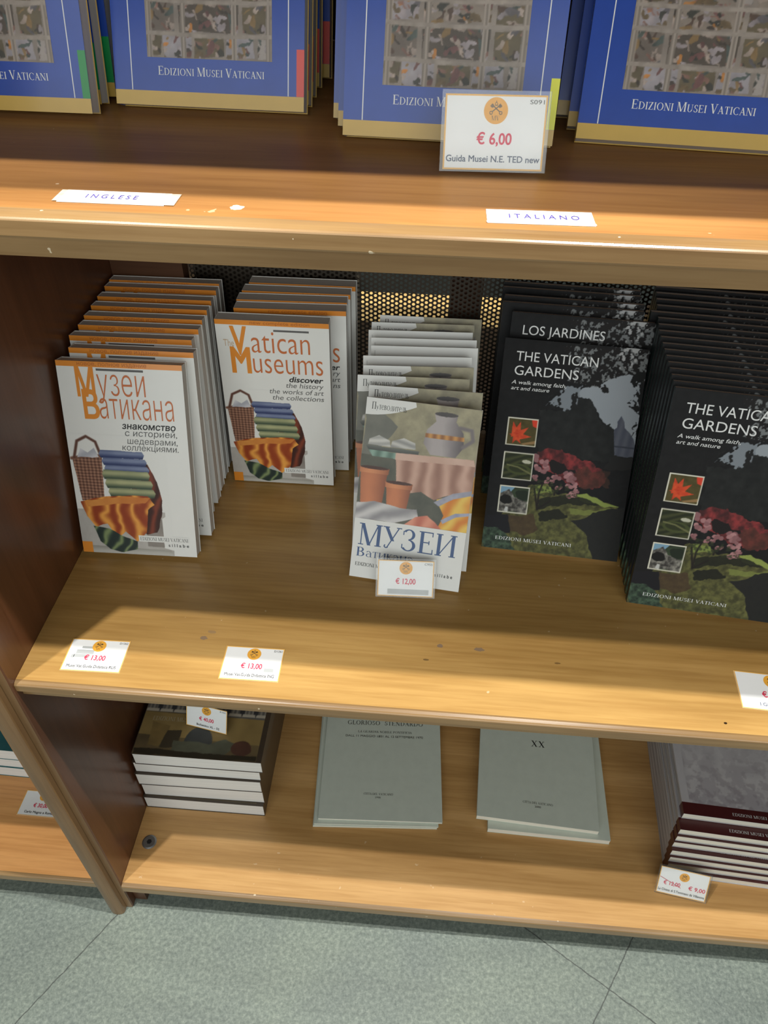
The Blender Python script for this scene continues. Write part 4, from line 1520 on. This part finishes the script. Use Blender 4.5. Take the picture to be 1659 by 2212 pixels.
z = ZB + .0003
for i, (T, x, y, a, kind, lab) in enumerate([
        (.0045, .2873, .1078, 3.6, 'N', 'thin grey booklet at the bottom of the pile left of centre'),
        (.0035, .2890, .1095, 3.3, 'N', 'thin grey booklet in the middle of the pile left of centre'),
        (.0045, .2952, .1166, 2.8, 'A', 'thin grey booklet with a capital-letter title, top of the pile left of centre')]):
    o = grey_booklet(T, .2075, .285, kind)
    flat(o, x, y, z, T, a)
    z += T + .0004
    o['label'], o['category'], o['group'] = lab, 'booklet', 'grey booklets, left pile'
z = ZB + .0003
for i, (T, x, y, a, kind, lab) in enumerate([
        (.0125, .5779, .1238, -1.2, 'N', 'grey booklet lying askew under the one marked with two crosses'),
        (.0115, .5585, .1386, -3.0, 'X', 'grey booklet marked with two black crosses, top of its pile')]):
    o = grey_booklet(T, .2005, .285, kind)
    flat(o, x, y, z, T, a)
    z += T + .0004
    o['label'], o['category'], o['group'] = lab, 'booklet', 'grey booklets, right pile'

ART['engr'] = engraving_art()


def spine_stripes():
    mt, nt, b_ = base_mat('hatched_spine')
    n = noise(nt, 1.0, (400, 400, 8), 3)
    nt.links.new(ramp(nt, n, [(.35, lin((128, 126, 130))), (.6, lin((196, 194, 198)))]), b_.inputs['Base Color'])
    b_.inputs['Roughness'].default_value = .5
    return mt


HATCH = spine_stripes()


def church_book(T):
    W, H = .24, .27
    r = thing('history_book', '', 'book')
    grey = plain('pale_grey_cover', (190, 188, 192), .45, .15, .04)
    c, g = shell(W, H, T, grey, HATCH, grey, PAGES_CREAM, 'L', inset=.0015)
    c.rect(0, W, 0, .0195, -.00008, MAROON)
    c.rect(0, W, 0, .0195, T + .00008, MAROON)
    c.poly([(-.00008, T, 0), (-.00008, 0, 0), (-.00008, 0, .0195), (-.00008, T, .0195)], MAROON)
    co = c.build('cover', r)
    g.build('page_block', r)
    if 'engr_mesh' not in ART:
        ART['engr_mesh'] = ART['engr'].build('cover_picture', .012, W, .0195, H, co)
    else:
        q = ART['engr_mesh'].copy()
        COL.objects.link(q)
        q.parent = co
    lettering('publisher_lettering', [dict(s='EDIZIONI MUSEI VATICANI', font='serif', x0=74, x1=158, z=6.5, h=4.6)], PWHITE, co)
    return r


cb = church_book(.0148)
z = ZB + .0003
STK = [(.8600, .0790, -3.4), (.8600, .0830, -3.2), (.8595, .0865, -3.4), (.8590, .0900, -3.6), (.8590, .0960, -3.2), (.8600, .0985, -3.4), (.8610, .1020, -3.4), (.8655, .1200, -3.0)]
for i, (x, y, a) in enumerate(STK):
    o = cb if i == 0 else dup(cb)
    flat(o, x, y, z, .0148, a)
    z += .0148 + .0009
    k = len(STK) - 1 - i
    o['label'] = 'pale book with maroon band, %s in its stack' % ('topmost' if k == 0 else 'undermost' if i == 0 else ORD[k] + ' from the top')
    o['category'] = 'book'
    o['group'] = 'maroon banded books on the bottom shelf'

# stack in the bay left of the divider
z = ZB + .0003
for i, (T, dx, dy) in enumerate([(.030, .0, .0), (.030, .004, .001), (.030, -.003, -.001)]):
    r = thing('art_book', 'teal-covered book left of the divider, %s of three' % ['undermost', 'middle', 'topmost'][i], 'book', group='teal books left of the divider')
    c, g = shell(.25, .26, T, TEAL, TEAL, TEAL, PAGES, 'L', inset=.001)
    if i == 2:
        for q in range(9):
            rg = random.Random(q)
            x0, z0 = rg.uniform(.02, .2), rg.uniform(.01, .2)
            c.rect(x0, x0 + rg.uniform(.01, .03), z0, z0 + rg.uniform(.01, .04), -.0001, plain('dark_teal_print', (26, 52, 60), .4, .2, .1))
    c.build('cover', r)
    g.build('page_block', r)
    flat(r, -.390 + dx, .155 + dy, z, T, -1)
    z += T + .0003

# dark volumes standing on the far side of the mesh, and the far side's own ceiling spots
for i, (x, wd) in enumerate([(.102, .112), (.2160, .110)]):
    r = thing('dark_volume', 'dark volume behind the perforated metal, %s' % ['nearer the left panel', 'nearer the bright holes'][i], 'book', (x, .520, ZM + .0003), group='dark volumes behind the mesh')
    c, g = shell(wd, .30, .05, BROWNC, BROWNC, BROWNC, PAGES_CREAM, 'L')
    c.build('cover', r)
    g.build('page_block', r)
spot_lamp('ceiling_spot', (0.05, DEP + .262, 2.27), (0.33, DEP - .05, 0.7), 170, 0.012, (0.78, 0.9, 1.0), 32)
spot_lamp('ceiling_spot', (0.10, DEP + .115, 2.22), (0.30, DEP - .05, 0.7), 170, 0.012, (0.78, 0.9, 1.0), 30)


# ---------------------------------------------------------------- price cards and shelf labels
def emblem(parent, cx, cz, r, y):
    b = MB()
    n = 40
    b.poly([(cx + r * math.cos(2 * math.pi * i / n), y, cz + r * math.sin(2 * math.pi * i / n)) for i in range(n)], EMB)
    e = b.build('emblem', parent)
    b = MB()

    def bar(x0, z0, x1, z1, w):
        d = Vector((x1 - x0, z1 - z0))
        d.normalize()
        q = Vector((-d.y, d.x)) * w / 2
        b.poly([((cx + (x0 * r) - q.x * r), y - .0001, cz + z0 * r - q.y * r), (cx + x1 * r - q.x * r, y - .0001, cz + z1 * r - q.y * r),
                (cx + x1 * r + q.x * r, y - .0001, cz + z1 * r + q.y * r), (cx + x0 * r + q.x * r, y - .0001, cz + z0 * r + q.y * r)], EMBK)

    def ring(x, z, ra, w):
        for i in range(10):
            t0, t1 = 2 * math.pi * i / 10, 2 * math.pi * (i + 1) / 10
            b.poly([(cx + (x + k * math.cos(t)) * r, y - .00012, cz + (z + k * math.sin(t)) * r) for k, t in ((ra, t0), (ra, t1), (ra - w, t1), (ra - w, t0))], EMBK)

    for s in (-1, 1):
        bar(-.34 * s, -.1, .36 * s, .46, .09)
        bar(.26 * s, .48, .44 * s, .28, .18)
        bar(.18 * s, .38, .32 * s, .22, .1)
        ring(-.4 * s, -.16, .15, .07)
    ring(0, .5, .13, .05)
    bar(0, .6, 0, .74, .06)
    bar(-.12, .4, .12, .4, .07)
    b.build('crossed_keys', e)
    k = 1000
    lettering('emblem_lettering', [dict(s='MV', font='serif', x0=(cx - .34 * r) * k, x1=(cx + .34 * r) * k, z=(cz - .72 * r) * k, h=.36 * r * k)], EMBK, e, y=y - .0001)
    return e


def price_card(label, price, caption, code, W, H, standing=False, capmat=BLACK, sleeve=False, strike=None, patch=None):
    r = thing('price_card', label, 'price card', group='price cards on the shelves')
    b = MB()
    t = .0004
    b.box(0, W, 0, t, 0, H, {'*': WHITE_CARD})
    e = .0011
    for q in ((0, W, 0, e), (0, W, H - e, H), (0, e, e, H - e), (W - e, W, e, H - e)):
        b.rect(q[0], q[1], q[2], q[3], -.00006, EDGE_OR)
    if patch:
        for (x0, x1, z0, z1, col) in patch:
            b.rect(x0 * W, x1 * W, z0 * H, z1 * H, -.00005, plain('faded_patch', (176, 180, 180), .5, 0, .04))
    s = b.build('card_sheet', r)
    w, h = W * 1000, H * 1000
    er = H * .175 if not strike else H * .16
    emblem(s, W * .5, H * (.79 if not strike else .74), er, -.00012)
    if strike:
        lettering('old_price_lettering', [dict(s=strike, x0=w * .11, x1=w * .45, z=h * .35, h=h * .14, bold=.012, ref='H')], RED, s)
        b = MB()
        b.poly([(W * .02, -.0003, H * .60), (W * .47, -.0003, H * .31), (W * .47, -.0003, H * .33), (W * .02, -.0003, H * .62)], plain('strike_print', (200, 90, 100), .5))
        b.build('strike_line', s)
        lettering('price_lettering', [dict(s=price, x0=w * .62, x1=w * .96, z=h * .32, h=h * .14, bold=.014, ref='H')], RED, s)
    else:
        cw = .36 if len(price) > 6 else .35
        lettering('price_lettering', [dict(s=price, x0=w * (.5 - cw / 2), x1=w * (.5 + cw / 2), z=h * .35, h=h * .145, bold=.02, ref='H')], RED, s)
    if caption:
        lettering('caption_lettering', [dict(s=caption[0], x0=w * caption[1], x1=w * caption[2], z=h * .11, h=h * .085, ref='H', bold=caption[3] if len(caption) > 3 else .004)], capmat, s)
    if code:
        lettering('code_lettering', [dict(s=code, x0=w * .83, x1=w * .97, z=h * .885, h=h * .055, ref='H')], DGREY, s)
    if standing:
        b = MB()
        # clear easel sheet folded behind the card so that it stands
        d = math.tan(R(standing)) * 2 * H * .55
        b.poly([(W * .15, t + .0001, H * .75), (W * .85, t + .0001, H * .75), (W * .85, t + .018, H * .05 + .018 * math.tan(R(standing))), (W * .15, t + .018, H * .05 + .018 * math.tan(R(standing)))], CLEAR)
        b.build('easel_leg', r)
    if sleeve:
        b = MB()
        b.box(-.0022, W + .0022, -.0012, -.0009, -.0012, H + .0025, CLEAR)
        b.box(-.0022, W + .0022, t + .0006, t + .0009, -.0012, H + .0025, CLEAR)
        b.box(-.0022, W + .0022, -.0009, t + .0006, -.0012, -.0009, CLEAR)
        b.box(W + .0019, W + .0022, -.0009, t + .0006, -.0009, H + .0025, CLEAR)
        b.build('plastic_sleeve', r)
    return r


def lay_card(o, x, y, z, ang):
    o.location = (x, y, z + .0006)
    o.rotation_euler = (R(-90), 0, R(ang))


def stand_card(o, x, y, z, ang, lean, lift=.0006):
    o.location = (x, y, z + lift)
    o.rotation_euler = (R(-lean), 0, R(ang))


lay_card(price_card('white price card with worn grey patch lying in front of the Cyrillic white guides', '€ 13,00', ('Musei Vat.Guida Didattica RUS', .08, .91), 'D1262', .0676, .0440,
                    patch=[(.13, .40, .42, .52, 0), (.15, .45, .53, .66, 0), (.22, .46, .70, .77, 0), (.09, .14, .40, .50, 0)]), .0436, .0165, ZM, 1.2)
lay_card(price_card('white price card lying alone on the middle shelf edge, left of centre', '€ 13,00', ('Musei Vat.Guida Didattica ING', .08, .91), 'D1261', .0672, .0450,
                    patch=[(.72, .88, .27, .38, 0)]), .2222, .0208, ZM, 0.6)
lay_card(price_card('white price card lying below the dark garden books, cut by the right edge', '€ 12,00', ('I Giardini Vaticani', .26, .82), None, .0780, .0490, capmat=NAVY), .7952, .0334, ZM, -3.2)
lay_card(price_card('white price card left of the divider in front of the teal books', '€ 30,00', ('Carlo Magno a Roma', .16, .88, .012), None, .0690, .0440), -.2131, .0862, ZB, -.5)
stand_card(price_card('large price card in a clear sleeve before the yellow tabbed blue guides', '€ 6,00', ('Guida Musei N.E. TED new', .03, .97, .012), 'S091', .0695, .0470, standing=20, capmat=NAVY, sleeve=True), .4350, .1020, ZA, 2.6, 20, .0022)
stand_card(price_card('white price card propped before the narrow booklet with the blue title', '€ 12,00', None, 'C955', .0680, .0455, standing=21, sleeve=True, patch=[(.18, .92, .06, .2, 0)]), .3876, .1560, ZM, 2.0, 31, .0022)
stand_card(price_card('crossed-out price card leaning before the maroon banded books', '€ 9,00', ('La Chiesa di S.Tommaso da Villanova', .03, .97, .008), None, .0740, .0470, standing=30, strike='€ 12,00', sleeve=True), .8412, .0503, ZB, -8.5, 30, .0022)
stand_card(price_card('white price card standing on the topmost dark pictorial volume', '€ 40,00', ('Bollettino XL - 52', .26, .82, .014), 'B1052', .0690, .0450, standing=20), .0828, .1760, ZBUL, -10.5, 20, .0008)


def strip(label, text, W, D, x, y, ang, tape):
    r = thing('shelf_label', label, 'label', (x, y, ZA + .0005), (R(-90), 0, R(ang)))
    b = MB()
    b.box(0, W, 0, .0003, 0, D, WHITE_CARD)
    s = b.build('paper_strip', r)
    lettering('handwriting', [dict(s=text[0], x0=text[1], x1=text[2], z=D * 1000 * .38, h=D * 1000 * .30, ref='H', bold=.004, space=1.55)], VIOLET, s)
    for q in tape:
        b = MB()
        b.rect(q[0], q[1], q[2], q[3], -.00015, TAPE)
        b.build('clear_tape', r)
    return r


strip('white strip with handwritten violet letters taped to the upper shelf, left one', ('INGLESE', 16, 50), .0700, .0205, .1895, .0188, .3, [(-.0035, .003, .001, .0200), (.0655, .0765, .0005, .0198)])
strip('white strip with handwritten violet letters stuck below the six euro card', ('ITALIANO', 14, 58), .0670, .0215, .4650, .0150, 1.2, [(-.0005, .0675, .0002, .0030)])
